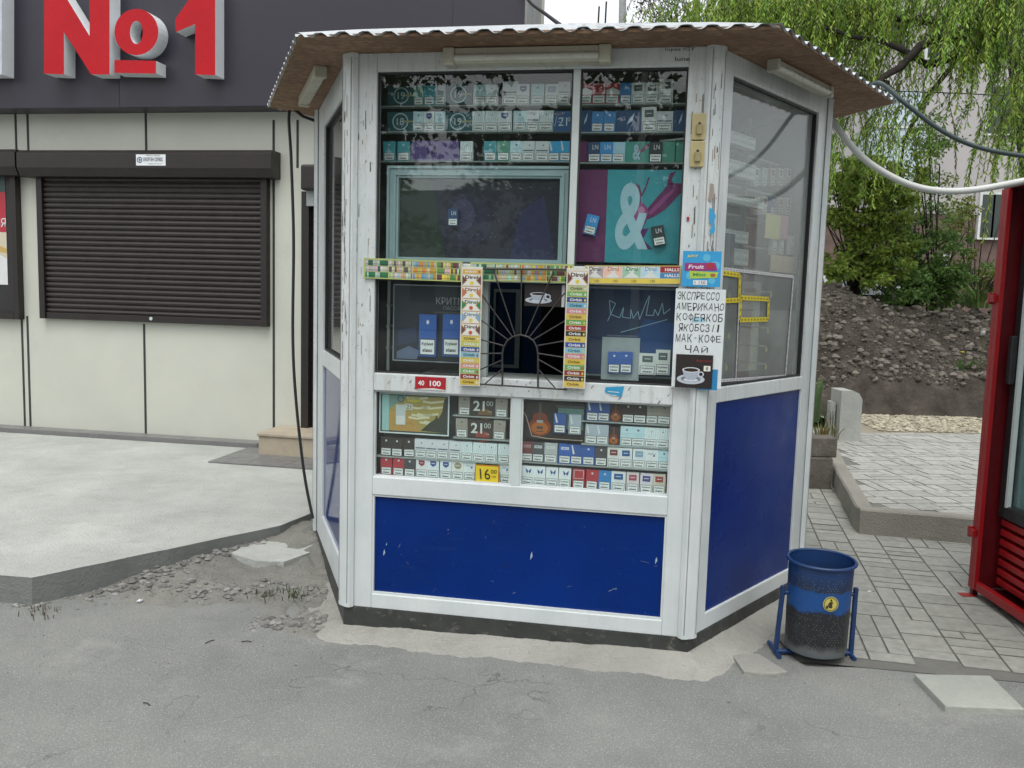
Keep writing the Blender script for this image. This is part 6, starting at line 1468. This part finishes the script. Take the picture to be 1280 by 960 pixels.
fbox(1176, 318, 1184, 372, -.0, .1, 'drain_pipe', simple('pale_pipe', (.35, .42, .42), .5))
# low fence with pale scalloped roofing behind the soil
t = thing('low_shed', 'low dark shed with pale scalloped roof behind the soil', 'shed', tuple(D(1085, 400, 16)))
S_ = Fr((0, 16, 0), (1, 0, 0), (0, -1, 0)); a = S_.uv(1040, 345); b = S_.uv(1125, 400)
g = MB(); g.box(S_, a[0], b[0], 0, a[1]-.25, -1.2, 0); g.build('wall', simple('shed_dark', (.05, .045, .04), .9, var=.4), t)
g = MB()
for r_ in range(4):
    for i in range(7): 
        x = a[0]-.05+i*.16+(.08 if r_ % 2 else 0); z = a[1]-.3+r_*.1; y = .12-r_*.09
        g.prism(Fr(S_.P(0, 0, y), (1, 0, 0), (0, -1, 0)), [(x, z+.12), (x, z+.03), (x+.04, z), (x+.11, z), (x+.15, z+.03), (x+.15, z+.12)], -.01, 0)
g.add([S_.P(a[0]-.1, a[1]-.32, .1), S_.P(b[0]+.1, a[1]-.32, .1), S_.P(b[0]+.1, a[1]+.12, -.3), S_.P(a[0]-.1, a[1]+.12, -.3)], [(0, 1, 2, 3)])
g.build('roof', simple('pale_scales', (.4, .43, .45), .7), t)

t = thing('distant_building', 'low grey block far off behind the kiosk', 'building', (0, 70, ZG)); DB = Fr((-40, 70, 0), (1, 0, 0), (0, -1, 0))
g = MB(); g.box(DB, 0, 90, ZG, 6.5, -9, 0); g.build('wall', PINK, t)
g = MB()
for i in range(28):
    for j in range(2): g.box(DB, 1+i*3.2, 2.6+i*3.2, 1+j*3, 2.6+j*3, -.1, .03)
g.build('windows', WD, t)['kind'] = 'stuff'

# ------------------------------------------------------------------ behind the kiosk roof: pole in white sky
g = MB(); g.tube([Vector((D(780, 200, 30).x, 30, ZG)), D(779, -40, 30)], .12, 8); single(g, 'utility_pole', simple('grey_pole', (.3, .31, .31), .8), 'pale pole standing in the sky above the roof', 'pole')
for px, hh, lb in ((746, 8, 'left'), (755, 2, 'right')):
    g = MB(); g.tube([Vector((D(px, 60, 30).x, 30, ZG)), D(px, 60, 30), D(px+3, hh, 30)], .03, 5); single(g, 'antenna', BARK, f'thin antenna rod above the roof, {lb} of the pair', 'antenna', group='antenna rods')
cable([D(650, -14, 7.25), D(664, 4, 6.9), D(680, 16, 6.2), D(700, 31, 5.2)], .012, BLACK, 'loose black cable from the shop fascia end to the roof')
# sparse branch tips against the sky
rnd = random.Random(31); t = thing('background_tree', 'sparse leafless looking tree tips in the white sky', 'tree', tuple(D(830, 300, 20)))
g = MB(); b0 = D(850, 60, 20); g.tube([Vector((b0.x+.2, 20, ZG)), D(850, 300, 20), b0], .15, 6); g.build('trunk', BARK, t); g = MB(); gl = MB()
for i in range(40):
    e_ = D(rnd.uniform(800, 850), rnd.uniform(-10, 30), 20+rnd.uniform(-.6, .6)); m_ = b0.lerp(e_, .5)+Vector((rnd.uniform(-.2, .2), 0, rnd.uniform(-.1, .3))); g.tube([b0, m_, e_], .012, 4, caps=False, r1=.004)
    leaves_in(gl, e_, (.25, .25, .2), 22, .06, .3, (.06, .07, .04), rnd)
g.build('branches', BARK, t); gl.build('leaves', LEAF, t)

# ------------------------------------------------------------------ street opposite (stands behind the viewer, mirrored in the glass)
t = thing('opposite_building', 'long pale block across the road behind the viewer', 'building', (0, -24, 0))
OB = Fr((-20, -24, 0), (1, 0, 0), (0, 1, 0)); g = MB(); g.box(OB, 0, 46, -.1, 5.4, -9, 0); g.build('wall', simple('opposite_render', (.22, .23, .23), .9), t)
g = MB()
for i in range(22):
    for j in range(1):
        x = 1+i*2.1
        g.box(OB, x, x+1.1, 1+j*3, 2.5+j*3, -.1, .03)
gg = g.build('windows', WD, t); gg['kind'] = 'stuff'
def tree_back(x, y, h, r, seed):
    rnd = random.Random(seed); t = thing('street_tree', f'broad leafy tree number {seed} across the road behind the viewer', 'tree', (x, y, ZG)); g = MB(); g.tube([(x, y, ZG), (x+.1, y, h*.4), (x, y, h*.8)], .22, 8, r1=.1); g.build('trunk', BARK, t); g = MB()
    for _ in range(60):
        d = Vector((rnd.gauss(0, .5), rnd.gauss(0, .5), rnd.gauss(0, .45)))*r; leaves_in(g, (x+d.x, y+d.y, h*.68+d.z), (.7, .7, .5), 120, .2, .35, (.05, .09, .02), rnd)
    g.build('crown', LEAF, t); return t
names = ['leftmost', 'second from left', 'middle', 'second from right', 'rightmost']
for i, (x, y, h, r) in enumerate(((-8.5, -9, 8, 3.2), (-4.0, -11, 6.2, 2.4), (-.9, -13, 5.6, 1.9), (3.0, -12, 8, 2.6), (8, -11, 7, 3))):
    q = tree_back(x, y, h, r, i+1); q['label'] = f'leafy tree across the road behind the viewer, {names[i]} of five'; q['group'] = 'trees across the road'
for x in (-2.3, 1.3):
    t = thing('street_lamp', ('left' if x < 0 else 'right')+' pale lamp post across the road behind the viewer', 'street lamp', (x, -9, ZG), 'lamp posts across the road'); g = MB(); g.tube([(x, -9, ZG), (x, -9, 7.5)], .09, 8, r1=.05); g.build('post', simple('pale_concrete_post', (.5, .5, .48), .8), t)
    g = MB(); g.tube([(x, -9, 7.5), (x, -8.2, 7.8)], .04, 6); g.build('arm', ALU, t)
